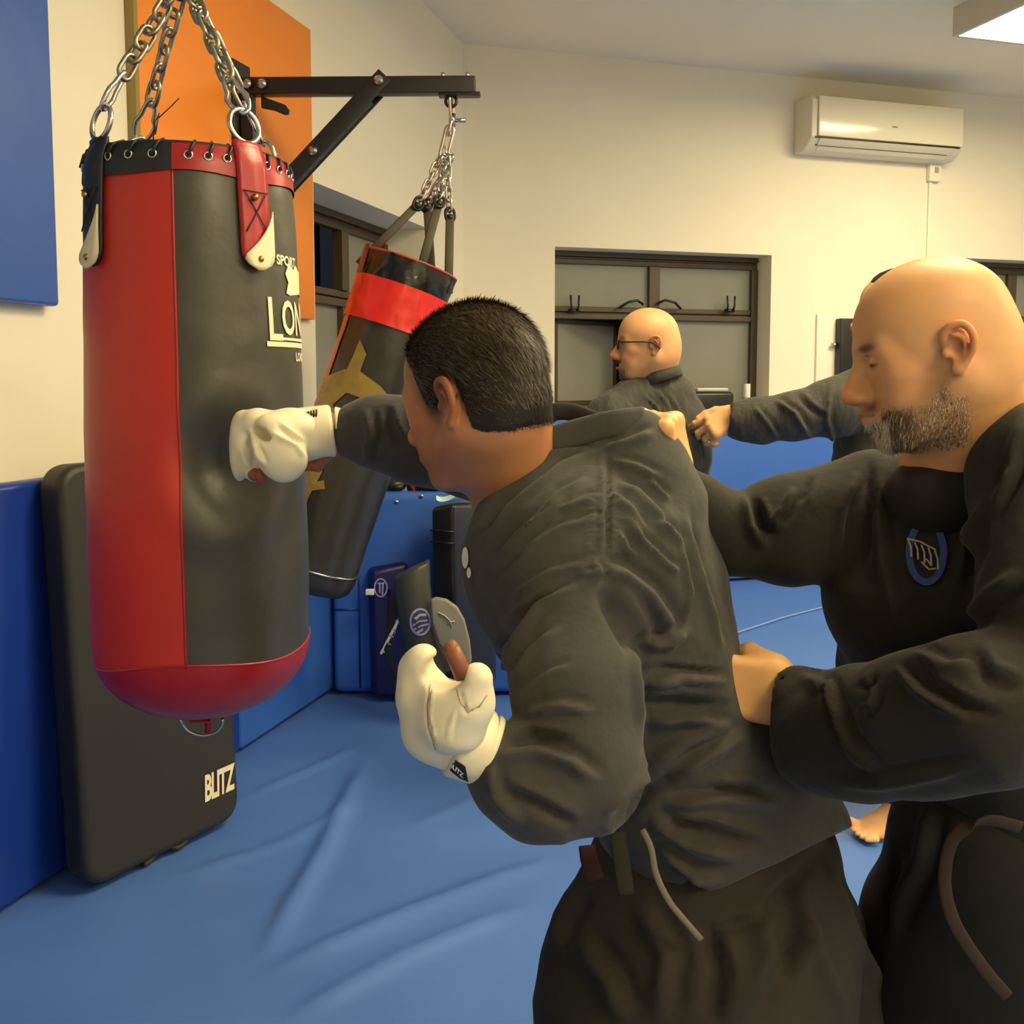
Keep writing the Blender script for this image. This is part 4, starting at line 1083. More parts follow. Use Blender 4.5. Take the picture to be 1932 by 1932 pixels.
def strands(V, F, mask, count, length, flow, colr, seed=0, width=.0008, lift=.35, segs=3, jitter=.35, wfun=None):
    """short hairs as thin tapered ribbons growing from a masked surface (local coordinates)"""
    rs = np.random.RandomState(seed); N = normals(V, F)
    fm = mask[F].mean(1); area = np.linalg.norm(np.cross(V[F[:, 2]]-V[F[:, 0]], V[F[:, 3]]-V[F[:, 1]]), axis=1)*fm
    fi = rs.choice(len(F), count, p=area/area.sum()); u = rs.rand(count, 1); v = rs.rand(count, 1); q = F[fi]
    p = (V[q[:, 0]]*(1-u)+V[q[:, 1]]*u)*(1-v)+(V[q[:, 3]]*(1-u)+V[q[:, 2]]*u)*v; n = N[q[:, 0]]; m_ = fm[fi]
    fdir = flow(p); fdir = fdir-n*(fdir*n).sum(1)[:, None]; fdir /= np.linalg.norm(fdir, axis=1)[:, None]+1e-9
    d = n*lift+fdir+rs.randn(count, 3)*jitter*.5; d /= np.linalg.norm(d, axis=1)[:, None]
    L = (length if not callable(length) else length(p))*(.6+.6*rs.rand(count))*np.clip(m_*1.3, .3, 1)
    sd = np.cross(d, n); sd /= np.linalg.norm(sd, axis=1)[:, None]+1e-9
    Vs = []; K = 2*(segs+1)
    for j in range(segs+1):
        t = j/segs; c = p-n*.001+d*(L*t)[:, None]-n*(L*.25*t*t)[:, None]+fdir*(L*.15*t*t)[:, None]; w_ = width*(1-.75*t)
        Vs += [c-sd*w_/2, c+sd*w_/2]
    VV = np.stack(Vs, 1).reshape(-1, 3); base = (np.arange(count)*K)[:, None]
    FF = np.concatenate([base+np.array([2*j, 2*j+1, 2*j+3, 2*j+2]) for j in range(segs)])
    cc = colr(p, rs); return VV, FF, np.repeat(cc, K, 0)

# ------------------------------------------------------------------ hands
def hand(W_, X_, Zb, sg, curls, thumb=((.020, .030, -.010), (.050, .050, -.018), (.074, .052, -.026), (.092, .046, -.036)), sc=1.0, base=(215, 165, 110), h=.0019, spread=(.05, .02, -.02, -.06), arm=None, nails=True):
    X_ = nrm(X_); Zb = nrm(Zb-X_*np.dot(Zb, X_)); Y_ = np.cross(Zb, X_); R = np.stack((X_, Y_, Zb), 1); s = Sdf()
    s.box((.046, 0, .0), (.034, .027, .003), .0115, k=.01); s.ell((.030, sg*.022, -.010), (.030, .016, .015), k=.014); s.ell((.035, -sg*.022, -.008), (.034, .014, .014), k=.014)
    s.cone((-.03, 0, 0), (.012, 0, 0), .026, .025, k=.02, flat=(A(0, 0, 1), .75))
    L = ((.042, .026, .020), (.046, .029, .021), (.043, .027, .020), (.034, .020, .018)); ys = (.0305, .0105, -.0100, -.0290); tips = []
    for i in range(4):
        p = A(.086-(.004 if i in (0, 2) else (.010 if i == 3 else 0)), sg*ys[i], .001); a = 0; r = (.0098, .0100, .0095, .0085)[i]; sp = spread[i]*sg
        s.ell(p+A(0, 0, .003), (.011, .0095, .0095), k=.008)
        for j in range(3):
            a += radians(curls[i][j]); d = A(cos(a)*cos(sp), cos(a)*sin(sp), -sin(a)); q = p+d*L[i][j]
            s.cone(p, q, r, r*.92, k=.004 if j else .008); s.ell(q, r*.97, k=.003); p = q; r *= .92
        tips.append((p, d, r, A(sin(a), 0, cos(a))))
    t = [A(a_, sg*b_, c_) for a_, b_, c_ in thumb]
    s.cone(t[0], t[1], .0165, .0128, k=.014); s.cone(t[1], t[2], .0122, .0112, k=.005); s.cone(t[2], t[3], .0112, .0085, k=.005)
    V, F = s.mesh(h*sc if sc < 1 else h, 1)
    C = np.tile(lin(base), (len(V), 1)); b = np.array(base, float)
    def pt(c, r, colr, st):
        nonlocal C
        w_ = st*np.exp(-(((V-c)/r)**2).sum(1)); C = C*(1-w_[:, None])+lin(colr)*w_[:, None]
    for p, d, r, nn in tips: pt(p, .009, tuple(np.clip(b*(1.03, .85, .8), 0, 255)), .6); pt(p+nn*r*.9+d*.001, np.array([.006]*3), tuple(np.clip(b*(1.06, .95, .95), 0, 255)), .7)
    for i in range(4): pt(A(.086, sg*ys[i], .01), .010, tuple(b*(1., .82, .76)), .35)
    return place(V, W_, R, sc), F, C

def skin_of(s, h=.012, shrink=.02, base=(200, 150, 110)):
    b = Sdf()
    for x, op, k in s.p:
        if op != 'u': continue
        if x[0] == 'c': b.cone(x[1], x[2], max(x[3]-shrink, .02), max(x[4]-shrink, .02), k=k, flat=x[5])
        elif x[0] == 'e': b.ell(x[1], np.maximum(x[2]-shrink, .015), x[3], k=k)
    V, F = b.mesh(h, 1); return V, F, np.tile(lin(base), (len(V), 1))
def flat(n, f): return (nrm(n), f)
def conv(pts): return [S(*p) for p in pts]
def strip(name, pts, w_, th, m_, parent, n=10, hint=(0, -1, .2)):
    q = MB(); q.tube(pts, w_, n, flat=(1, th), hint=hint); return q.build(name, m_, parent)
M_gi = mat('black_cotton', (64, 63, 60), .82, bump=.5, bscale=45, bdist=.004, sheen=.12, var=.10, vscale=10, spec=.25)
M_gi2 = mat('black_cotton_trousers', (48, 46, 42), .88, bump=.4, bscale=30, bdist=.004, var=.10, vscale=10, spec=.2)
M_giC = mat('creased_black_cotton', (62, 61, 57), .8, bump=.7, bscale=30, bdist=.008, sheen=.1, var=.14, vscale=14, spec=.25, aniso=(2.5, 2.5, .6))
M_giB = mat('deep_black_cotton', (40, 38, 34), .84, bump=.5, bscale=40, bdist=.004, sheen=.1, var=.1, vscale=9, spec=.22)
M_glove = mat('white_leather', (232, 222, 192), .5, bump=.25, bscale=18, bdist=.004, var=.03, vscale=8)
# ================================================================== person A: the puncher
TAN = (182, 124, 82)
RA = axes((-.80, .60, -.20), roll=radians(-4)); OA = P(893, 752, 1.37)
def paintA(V, pt):
    scalp = (24, 19, 16)
    x, y, z = V.T
    pt((-.035, 0, .05), (.098, .10, .088), scalp, 1.0, 3); pt((-.085, 0, -.005), (.05, .09, .045), scalp, .95, 2)
    for s_ in (-1, 1):
        pt((.012, s_*.075, .01), (.018, .03, .04), scalp, .8, 2); pt((.03, s_*.05, -.075), (.045, .03, .03), (110, 78, 56), .55)
    pt((.08, 0, -.085), (.04, .05, .035), (105, 75, 55), .5)
nkA = P(985, 935, 1.46)
Vh, Fh, Ch, sA = head_mesh(OA, RA, TAN, neck_to=nkA, neck_r=(.060, .075), sc=1.03, paint=(paintA,))
jk = Sdf(); k = .035
jk.chain(conv([(1075, 915, 1.47, 92), (1085, 1050, 1.40, 205), (1140, 1140, 1.42, 200), (1195, 1255, 1.42, 182), (1262, 1390, 1.42, 176)]), k=.05)
jk.chain(conv([(1050, 930, 1.44, 108), (1130, 900, 1.44, 92), (1195, 880, 1.42, 82)]), k=.05)
jk.chain(conv([(1195, 880, 1.42, 80), (1225, 960, 1.42, 90), (1262, 1080, 1.44, 78), (1290, 1160, 1.46, 70)]), k=.05)
jk.chain(conv([(1195, 862, 1.40, 60), (1208, 812, 1.40, 20)]), k=.05)
body = Sdf(); body.p = list(jk.p)
# near (left) arm, bent, with a loose sleeve
la = conv([(1075, 1085, 1.30, 118), (1085, 1280, 1.22, 118), (1090, 1440, 1.18, 122)])
jk.chain(la, k=.03); jk.chain(conv([(1090, 1455, 1.18, 116), (1015, 1482, 1.16, 96), (968, 1456, 1.155, 76), (940, 1434, 1.15, 60)]), k=.03)
# far (right) arm reaching to the bag
jk.chain(conv([(1010, 900, 1.56, 85), (900, 850, 1.60, 85), (790, 830, 1.62, 78), (715, 815, 1.63, 62), (655, 812, 1.64, 46)]), k=.03)
# skirt of the jacket
jk.chain(conv([(1262, 1390, 1.42, 172), (1330, 1510, 1.42, 210), (1390, 1600, 1.42, 222)]), k=.04)
fd = nrm(P(655, 812, 1.64)-P(715, 815, 1.63)); jk.box(P(646, 812, 1.64)+fd*.05, (.09, .09, .05), .001, frame(fd), op='s', k=.004)
r0 = ray(1400, 1650); hp0 = P(1200, 1752, 1.42); hp1 = P(1600, 1560, 1.42); hn = np.cross(hp1-hp0, r0)
if hn[2] > 0: hn = -hn
cutp = Sdf(); jk.cut(hp0, hn)
V, F = jk.mesh(.0052, 1)
FA = [
 ([(1136, 850), (1138, 960), (1134, 1060)], 5, .004), ([(1150, 850), (1146, 960), (1150, 1060)], 4, -.003),
 ([(880, 1060), (960, 960), (1060, 880), (1130, 850)], 7, .005), ([(900, 1090), (980, 1010), (1060, 930), (1110, 905)], 7, .005),
 ([(930, 1120), (1010, 1030), (1100, 970)], 8, .004), ([(1060, 965), (1090, 950), (1130, 935)], 6, .005), ([(1060, 1000), (1100, 985), (1130, 970)], 6, .004),
 ([(960, 1130), (1040, 1080), (1120, 1060)], 8, .004), ([(1000, 870), (1060, 855), (1120, 850)], 6, .004),
 ([(1140, 850), (1190, 835), (1235, 815)], 8, .006), ([(1150, 870), (1200, 880), (1250, 905)], 7, .005), ([(1160, 910), (1200, 930), (1240, 970), (1262, 1010)], 7, .006),
 ([(1150, 930), (1190, 960), (1220, 1010)], 7, .005), ([(1220, 900), (1245, 930), (1262, 945)], 6, .005), ([(1175, 960), (1210, 1020), (1260, 1070), (1280, 1080)], 7, .006),
 ([(1165, 1000), (1185, 1040), (1200, 1050)], 6, .005), ([(1230, 985), (1262, 1000), (1282, 1030)], 6, .005),
 ([(1128, 1075), (1170, 1085), (1220, 1120), (1255, 1170), (1268, 1210)], 15, .012), ([(1120, 1060), (1128, 1080), (1085, 1090)], 7, .007),
 ([(1135, 1110), (1170, 1170), (1215, 1240)], 16, -.014), ([(950, 1290), (960, 1230), (1020, 1140), (1110, 1095)], 9, .007), ([(955, 1180), (1000, 1140), (1060, 1110)], 5, -.006),
 ([(960, 1290), (1000, 1230), (1060, 1180)], 7, .005), ([(965, 1320), (1040, 1270), (1080, 1255)], 7, .004), ([(1285, 960), (1320, 1100), (1360, 1230)], 7, .006), ([(1275, 1000), (1300, 1120), (1290, 1180)], 5, .005),
 ([(1205, 1215), (1260, 1215), (1300, 1180)], 10, .010), ([(1200, 1290), (1290, 1280), (1370, 1290)], 11, .012), ([(1205, 1325), (1280, 1320), (1375, 1335)], 10, -.012), ([(1215, 1365), (1290, 1350), (1380, 1375)], 10, .010),
 ([(1210, 1450), (1290, 1400), (1380, 1370)], 12, .008), ([(1140, 1570), (1230, 1500), (1330, 1430), (1420, 1380)], 14, .010), ([(1150, 1560), (1220, 1500), (1300, 1450)], 14, -.016),
 ([(1225, 1545), (1300, 1590), (1400, 1620)], 13, .013), ([(1240, 1560), (1330, 1560), (1450, 1600)], 11, -.010), ([(1250, 1520), (1360, 1510), (1470, 1520)], 12, .010), ([(1340, 1490), (1440, 1488)], 9, -.009),
 ([(1240, 1590), (1300, 1650), (1370, 1660)], 12, .009), ([(1250, 1620), (1290, 1650), (1330, 1690)], 9, -.008),
 ([(940, 1430), (1010, 1420), (1080, 1440), (1130, 1480)], 13, .010), ([(950, 1400), (1000, 1385), (1090, 1400)], 10, -.008), ([(950, 1490), (1020, 1520), (1090, 1560)], 12, -.010), ([(985, 1350), (1060, 1330), (1120, 1345)], 10, .007),
 ([(925, 1440), (935, 1500), (990, 1560)], 10, .006), ([(1195, 1170), (1200, 1280), (1212, 1400)], 8, .006),
 ([(690, 770), (700, 820), (690, 870)], 8, .006), ([(730, 765), (735, 800), (760, 850)], 9, -.007),
]
rs = np.random.RandomState(7)
for y in np.arange(935, 1075, 13): FA.append(([(1085+rs.rand()*15, y+8), (1110, y), (1134, y+rs.rand()*5)], 4, .0022)); FA.append(([(1142, y), (1160, y+2), (1172+rs.rand()*15, y+9)], 4, .0018))
for i in range(9): FA.append(([(900+i*12, 1110-i*8), (965+i*14, 1020-i*9), (1040+i*8, 965-i*9)], 4, .0018))
for i in range(6): FA.append(([(1230+i*9, 1240+i*12), (1290, 1250+i*12), (1365, 1262+i*10)], 5, .0025*(-1)**i))
V = folds(V, F, FA, amp=.0045, freq=12, seed=1)
jV, jF = V, F
handsA = []
prA, gA_, cA_ = hand(P(668, 820, 1.65), A(-.95, -.02, -.10), A(.1, -.1, 1), 1, ((75, 95, 50),)*4, thumb=((.03, .02, -.012), (.055, .026, -.02), (.075, .022, -.026), (.085, .012, -.03)), base=(150, 92, 62), sc=.95, h=.0024)
handsA.append((prA, gA_, cA_))
h2, g2, c2_ = hand(P(905, 1428, 1.16), A(-.62, -.10, .72), A(-.75, .1, -.62), -1, ((55, 85, 45),)*4, thumb=((.020, .030, -.010), (.048, .048, -.030), (.078, .050, -.045), (.100, .046, -.050)), base=(150, 92, 62), sc=.86, h=.0024)
handsA.append((h2, g2, c2_))
# legs
tr = Sdf()
tr.chain(conv([(1300, 1480, 1.42, 150), (1340, 1640, 1.42, 215), (1330, 1800, 1.40, 275), (1290, 1930, 1.38, 300)]), k=.05)
tr.chain(conv([(1440, 1620, 1.48, 140), (1480, 1800, 1.50, 150), (1540, 1950, 1.52, 160), (1640, 2200, 1.56, 110), (1700, 2430, 1.60, 85)]), k=.05)
tr.chain(conv([(1290, 1930, 1.38, 290), (1240, 2100, 1.30, 200), (1220, 2300, 1.25, 130), (1250, 2600, 1.22, 100)]), k=.05)
bodyA = Sdf(); bodyA.p = [q for q in jk.p if q[1] == 'u'][:-2]
bodyA = skin_of(bodyA, .014, .022, TAN)
trs = skin_of(tr, .016, .022, TAN)
feetS = Sdf()
for (px, py, d, dx) in ((1250, 2600, 1.22, -1), (1700, 2430, 1.60, -1)):
    a = P(px, py, d); a[2] = .09; feetS.cone(a+A(0, 0, .08), a-A(0, 0, .05), .04, .036); feetS.cone(a-A(-.02, 0, .05), a+A(-.17, .02, -.062), .034, .024, k=.03, flat=flat((0, 0, 1), .8))
fv, ff = feetS.mesh(.006, 1)
V, F, C = catm([(place(Vh, OA, RA, 1.03), Fh, Ch), bodyA, trs, (fv, ff, np.tile(lin(TAN), (len(fv), 1)))]+handsA)
PA = mesh('person', V, F, M_skin, colors=C)
tag(PA, 'dark-haired person in a black martial arts jacket punching the heavy bag with white gloves', 'person')
jo = mesh('jacket', jV, jF, M_gi, PA)
V, F = tr.mesh(.009, 1)
FT = [([(1200, 1700), (1260, 1800), (1240, 1932)], 18, .010), ([(1330, 1740), (1360, 1830), (1340, 1932)], 16, -.012), ([(1560, 1640), (1600, 1760), (1680, 1900)], 12, .010), ([(1300, 1760), (1420, 1740), (1500, 1660), (1570, 1580)], 12, -.008), ([(1080, 1760), (1150, 1850), (1180, 1932)], 18, .010), ([(1420, 1700), (1450, 1800), (1380, 1932)], 20, .010), ([(1500, 1700), (1540, 1800), (1600, 1932)], 16, .010),
      ([(1100, 1660), (1060, 1730), (1040, 1800)], 14, .008), ([(1480, 1640), (1500, 1760), (1480, 1860)], 14, -.010)]
V = folds(V, F, FT, amp=.005, freq=6, seed=5); mesh('trousers', V, F, M_gi2, PA)
# hair
def hairmask(V):
    x, y, z = V.T; ay = np.abs(y)
    line = np.interp(x, [-.12, -.085, -.055, -.035, .0, .018, .035, .055, .068, .075], [-.060, -.058, -.040, .030, .034, .0, .045, .072, .088, .105])
    side = np.interp(x, [-.12, -.085, -.055, -.043, -.034, .0, .008, .022, .035, .06, .08], [-.060, -.060, -.054, -.046, .030, .036, -.012, -.008, .045, .070, .10])
    ln = np.where(ay > .035, side, line)
    return np.clip((z-ln)/.012, 0, 1)*(ay < .082+.0*z)
def flowA(p):
    x, y, z = p.T; w_ = np.clip((z-.06)/.06, 0, 1)[:, None]
    return np.stack((-.9+0*x, np.clip(y*8, -.3, .3), -.5-3*np.clip(-x, 0, .1)), 1)*(1-w_)+A(-.5, .45, .1)*w_
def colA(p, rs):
    g = rs.rand(len(p), 1); c = lin((50, 40, 31))*(.5+1.2*g)*(1+1.6*np.clip((p[:, 2:3]-.06)/.06, 0, 1)); grey = rs.rand(len(p)) < .12; c[grey] = lin((120, 108, 90)); return c  # crown strands lightened: sheen on top and thinning hair put into the colour
m_ = hairmask(Vh)
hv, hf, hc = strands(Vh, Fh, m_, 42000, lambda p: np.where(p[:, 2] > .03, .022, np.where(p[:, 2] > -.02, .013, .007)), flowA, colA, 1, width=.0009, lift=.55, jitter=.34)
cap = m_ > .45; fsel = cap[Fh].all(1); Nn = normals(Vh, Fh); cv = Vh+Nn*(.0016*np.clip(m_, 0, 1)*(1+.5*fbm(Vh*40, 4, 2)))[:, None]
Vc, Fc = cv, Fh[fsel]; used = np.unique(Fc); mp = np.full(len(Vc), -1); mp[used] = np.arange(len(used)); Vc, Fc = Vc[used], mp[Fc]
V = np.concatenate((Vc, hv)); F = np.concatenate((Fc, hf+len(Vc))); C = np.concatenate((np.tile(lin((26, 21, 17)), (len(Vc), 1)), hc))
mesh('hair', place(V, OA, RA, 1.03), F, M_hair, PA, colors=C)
# collar
strip('collar', smoothpts([P(952, 900, 1.40), P(990, 853, 1.39), P(1045, 822, 1.38), P(1110, 804, 1.37), P(1170, 792, 1.365), P(1212, 789, 1.37)]), [.010]*29+[.012]*2, .55, M_gi, PA) if 0 else None
def ribbon(name, pts, w_, th, m_, parent, side):
    """flat band: pts centre line, side = direction across the band"""
    pts = smoothpts(pts, 6); n = len(pts); V = []; F = []
    for i, p in enumerate(pts):
        t = nrm(pts[min(i+1, n-1)]-pts[max(i-1, 0)]); sd = np.array(side, float); sd = nrm(sd-t*np.dot(sd, t)); nn = np.cross(t, sd)
        for a in np.linspace(0, 2*pi, 12, endpoint=False): V.append(p+sd*w_*abs(cos(a))**.6*np.sign(cos(a))+nn*th*sin(a))
    for i in range(n-1): F += [(i*12+k, i*12+(k+1) % 12, (i+1)*12+(k+1) % 12, (i+1)*12+k) for k in range(12)]
    F += [tuple(range(12))[::-1], tuple(range((n-1)*12, n*12))]
    return mesh(name, V, F, m_, parent)
ribbon('collar', [P(948, 925, 1.36), P(985, 868, 1.36), P(1040, 832, 1.36), P(1105, 812, 1.36), P(1165, 798, 1.36), P(1214, 792, 1.38)], .019, .006, M_gi, PA, (0, 0, 1))
ribbon('collar', [P(1020, 800, 1.50), P(1045, 778, 1.50), P(1080, 778, 1.50), P(1125, 795, 1.48), P(1160, 805, 1.46)], .014, .008, M_giB, PA, (0, .3, 1))
# belt knot, ties
ribbon('tie_cord', [P(1212, 1565, 1.235), P(1228, 1600, 1.225), P(1238, 1650, 1.215), P(1262, 1700, 1.205), P(1290, 1735, 1.20), P(1322, 1772, 1.20)], .0042, .003, mat('grey_cord', (112, 104, 88), .8), PA, (1, 0, .3))
ribbon('tie_end', [P(1165, 1570, 1.26), P(1172, 1620, 1.24), P(1182, 1688, 1.225)], .011, .003, M_gi2, PA, (1, 0, 0))
ribbon('belt', [P(1108, 1595, 1.31), P(1112, 1625, 1.30), P(1125, 1660, 1.29)], .012, .006, mat('dark_red_cloth', (52, 20, 18), .85), PA, (1, 0, 0))
bvA = bvh_of(jV, jF)
v, f = decal(join2d(disc2d(880, 1052, 6, 20), disc2d(887, 1080, 4, 10)), bvA, .002); 
if f: mesh('emblem', v, f, M_pw, PA, smooth=False)
else:
    m = MB(); m.tube([P(878, 1040, 1.40), P(873, 1065, 1.40), P(874, 1090, 1.40)], .006); m.build('emblem', M_pw, PA)

# gloves: far one (on the bag)
gl = Sdf(); d = 1.60
gl.ell(P(470, 842, 1.61), (.028, .034, .060), axes((1, 0, .20)), k=.01)
gl.ell(P(452, 858, 1.62), (.014, .030, .044), k=.01)
gl.ell(P(488, 800, 1.60), (.030, .032, .026), k=.012)
gl.ell(P(522, 845, 1.57), (.038, .028, .056), axes((1, 0, .35)), k=.006)
gl.ell(P(545, 805, 1.60), (.042, .036, .030), k=.014)
gl.ell(P(540, 865, 1.575), (.034, .028, .034), axes((1, 0, .5)), k=.014)
gl.cone(P(560, 820, 1.62), P(600, 815, 1.63), .040, .040, k=.015)
gl.ell(P(492, 818, 1.555), (.010, .030, .020), axes((.5, 0, 1)), op='s', k=.008)
V, F = gl.mesh(.0035, 1)
V = folds(V, F, [([(462, 812), (478, 850), (480, 890)], 5, -.004), ([(470, 820), (490, 860), (500, 880)], 4, .003), ([(500, 810), (560, 840), (575, 865)], 5, .003), ([(520, 800), (575, 840)], 4, -.003), ([(455, 840), (462, 870), (476, 885)], 5, .003)], .0008, 20, seed=8)
gm = mesh('glove', V, F, M_glove, PA); gm['label'] = 'white striking glove on the outstretched fist'
m = MB(); a = P(562, 822, 1.625); b = P(630, 812, 1.635); m.cyl(a, b, .0455, .0435, 36); m.build('wrist_strap', M_glove, gm, bevel=.006)
m = MB(); a = P(634, 812, 1.636); b = P(648, 811, 1.638); m.cyl(a, b, .040, .036, 30, caps=True); m.build('cuff', M_glove, gm, bevel=.003)
vt = affine(text2d('BLITZ', 1, xs=.7), (562, 792), (9, -2), (1, 10)); bvg = bvh_of(V, F)
m = MB(); ctr = P(595, 782, 1.60)
for i in range(6): q = P(572+i*5, 785-i*1.2, 1.598); m.box(q, (.0010, .003, .006))
m.build('print', M_blk, gm)
m = MB()
for px, py, q in ((480, 893, 1.585), (494, 897, 1.575), (508, 898, 1.57)): m.sphere(P(px, py, q+.02), (.010, .014, .013), 12)
# near glove
gn = Sdf()
gn.chain(conv([(880, 1412, 1.15, 56), (825, 1372, 1.14, 62), (800, 1310, 1.13, 47), (790, 1262, 1.13, 30), (800, 1246, 1.12, 22), (822, 1262, 1.12, 18)]), k=.02)
gn.chain(conv([(870, 1370, 1.10, 50), (886, 1325, 1.09, 44), (900, 1280, 1.08, 30)]), k=.015)
gn.chain(conv([(845, 1360, 1.10, 50), (835, 1310, 1.10, 40)]), k=.02)
gn.ell(P(838, 1268, 1.10), (.024, .05, .016), op='s', k=.01)
V, F = gn.mesh(.0035, 1)
V = folds(V, F, [([(812, 1290), (806, 1350), (822, 1420)], 3, -.003), ([(868, 1300), (880, 1345), (915, 1330)], 3, -.0025), ([(860, 1340), (850, 1370), (845, 1400)], 4, .002)], .0008, 16, seed=9)
bvn = bvh_of(V, F); g2o = mesh('glove', V, F, M_glove, PA); v_, f_ = decal(sub2d(join2d(line2d([(812, 1292), (806, 1330), (808, 1370), (822, 1415)], 1.8), line2d([(862, 1300), (868, 1325), (884, 1345), (905, 1332), (918, 1312)], 1.8)), 5), bvn, .0006); mesh('stitching', v_, f_, mat('tan_thread', (170, 150, 105), .7), g2o, smooth=False); g2o['label'] = 'white striking glove held low in front of the belly'
m = MB(); a = P(858, 1391, 1.145); b = P(916, 1412, 1.15)
V = []; m.cyl(a, b, .0455, .0445, 40); m.build('wrist_strap', M_glove, g2o, bevel=.006)
m = MB(); a = P(918, 1413, 1.15); b = P(930, 1418, 1.15); m.cyl(a, b, .043, .041, 30); m.build('cuff', M_glove, g2o, bevel=.003)
ptc = join2d(polys2d([[(841, 1434), (852, 1428), (878, 1445), (884, 1474), (866, 1466), (849, 1452)]]))
# patch on the strap
Vs_ = MB(); Vs_.cyl(P(858, 1391, 1.145), P(916, 1412, 1.15), .0455, .0445, 40); bvs = bvh_of(Vs_.V, [f for f in Vs_.F if len(f) == 4])
v, f = decal(sub2d(ptc, 6), bvs, .0012); mesh('patch', v, f, M_blk2, g2o, smooth=False)
v, f = decal(sub2d(affine(text2d('BLITZ', 1, bold=.03), (848, 1442), (10, 9), (2, -11)), 4), bvs, .002); mesh('patch_print', v, f, M_pw, g2o, smooth=False)
m = MB(); m.tube([P(852, 1222, 1.075), P(862, 1245, 1.075), P(874, 1275, 1.08)], [.0088, .0098, .0105], 14); m.sphere(P(852, 1222, 1.075), .0088, 10); 
# bare thumb tip belongs to the body: fold it into the body mesh by a small extra object
th_ = m.build('thumb', mat('brown_skin', (140, 84, 54), .5, bump=.1, bscale=100), g2o)
th_['label'] = 'bare brown thumb showing above the glove'
m = MB()
for px, py, q in ((480, 893, 1.585), (494, 898, 1.58)): m.sphere(P(px, py, q+.01), (.011, .014, .013), 12)
q_ = m.build('fingertips', mat('brown_skin', (140, 84, 54)), gm)

# ================================================================== person B: bald bearded
FAIR = (222, 166, 112)
RB_ = axes((-.96, .19, -.20), roll=radians(2)); OB = P(1766, 664, 1.29)
def paintB(V, pt):
    pt((-.02, 0, .03), (.10, .10, .06), (205, 158, 108), .35, 2)
    for s_ in (-1, 1):
        pt((.045, s_*.045, -.075), (.038, .028, .030), (120, 98, 74), .75); pt((.015, s_*.062, -.045), (.018, .03, .03), (150, 118, 84), .6)
        pt((.092, s_*.018, -.056), (.014, .016, .009), (74, 52, 38), .95); pt((.086, s_*.033, .021), (.02, .019, .0055), (84, 56, 38), .9, 2)
        pt((.080, s_*.030, .026), (.012, .018, .006), (120, 82, 52), .7)
    pt((.092, 0, -.083), (.018, .024, .016), (170, 160, 140), .8); pt((.06, 0, -.11), (.05, .04, .02), (105, 88, 68), .7)
nkB = P(1812, 868, 1.365)
Vb, Fb, Cb, sB = head_mesh(OB, RB_, FAIR, neck_to=nkB, neck_r=(.062, .080), sc=1.0, paint=(paintB,), lidded=1.3, nose=1.0, back=-.012, ear_x=.014, fore=(.018, .030, .069))
hB = []
V1, F1, C1 = hand(P(1487, 1312, 1.325), A(-.96, .24, .10), A(-.22, -.96, .12), -1, ((60, 95, 60), (65, 95, 60), (70, 95, 60), (72, 95, 60)), thumb=((.020, .030, -.012), (.050, .040, -.030), (.072, .030, -.046), (.086, .018, -.055)), base=(226, 172, 112), sc=1.12); hB.append((V1, F1, C1))
V1, F1, C1 = hand(P(1281, 900, 1.42), A(-.22, -.15, .95), A(.85, -.45, .25), 1, ((70, 90, 50),)*4, thumb=((.020, .030, -.012), (.048, .040, -.022), (.074, .036, -.046), (.090, .022, -.072)), base=(226, 172, 112), sc=1.0); hB.append((V1, F1, C1))
jb = Sdf()
jb.chain(conv([(1795, 1030, 1.44, 165), (1800, 1110, 1.43, 226), (1860, 1290, 1.43, 195), (1930, 1440, 1.43, 172), (1950, 1560, 1.43, 172)]), k=.05)
jb.chain(conv([(1920, 858, 1.34, 98), (1990, 900, 1.26, 135)]), k=.04)
jb.chain(conv([(1950, 790, 1.40, 70), (1920, 870, 1.36, 98)]), k=.03)
jb.chain(conv([(1730, 965, 1.47, 100), (1650, 950, 1.48, 92), (1560, 985, 1.47, 95), (1480, 1003, 1.46, 97), (1375, 1012, 1.45, 68), (1315, 965, 1.44, 62), (1284, 915, 1.43, 36)]), k=.03)
jb.chain(conv([(1975, 900, 1.24, 140), (2000, 1120, 1.16, 135), (2000, 1330, 1.12, 130)]), k=.04)
jb.chain(conv([(2000, 1330, 1.12, 135), (1850, 1340, 1.11, 135), (1740, 1365, 1.16, 127), (1620, 1385, 1.24, 118), (1556, 1383, 1.28, 106), (1505, 1322, 1.31, 58)]), k=.03)
jb.chain(conv([(1505, 1316, 1.315, 54), (1488, 1313, 1.32, 52)]), k=.01)
fd = nrm(P(1487, 1313, 1.32)-P(1560, 1318, 1.28)); RF = frame(fd, (0, 0, 1)); jb.box(P(1484, 1340, 1.32)+fd*.06, (.14, .14, .06), .001, RF, op='s', k=.004)
jb.cone(P(1484, 1313, 1.32)+fd*.03, P(1520, 1315, 1.30), .034, .030, op='s', k=.003)

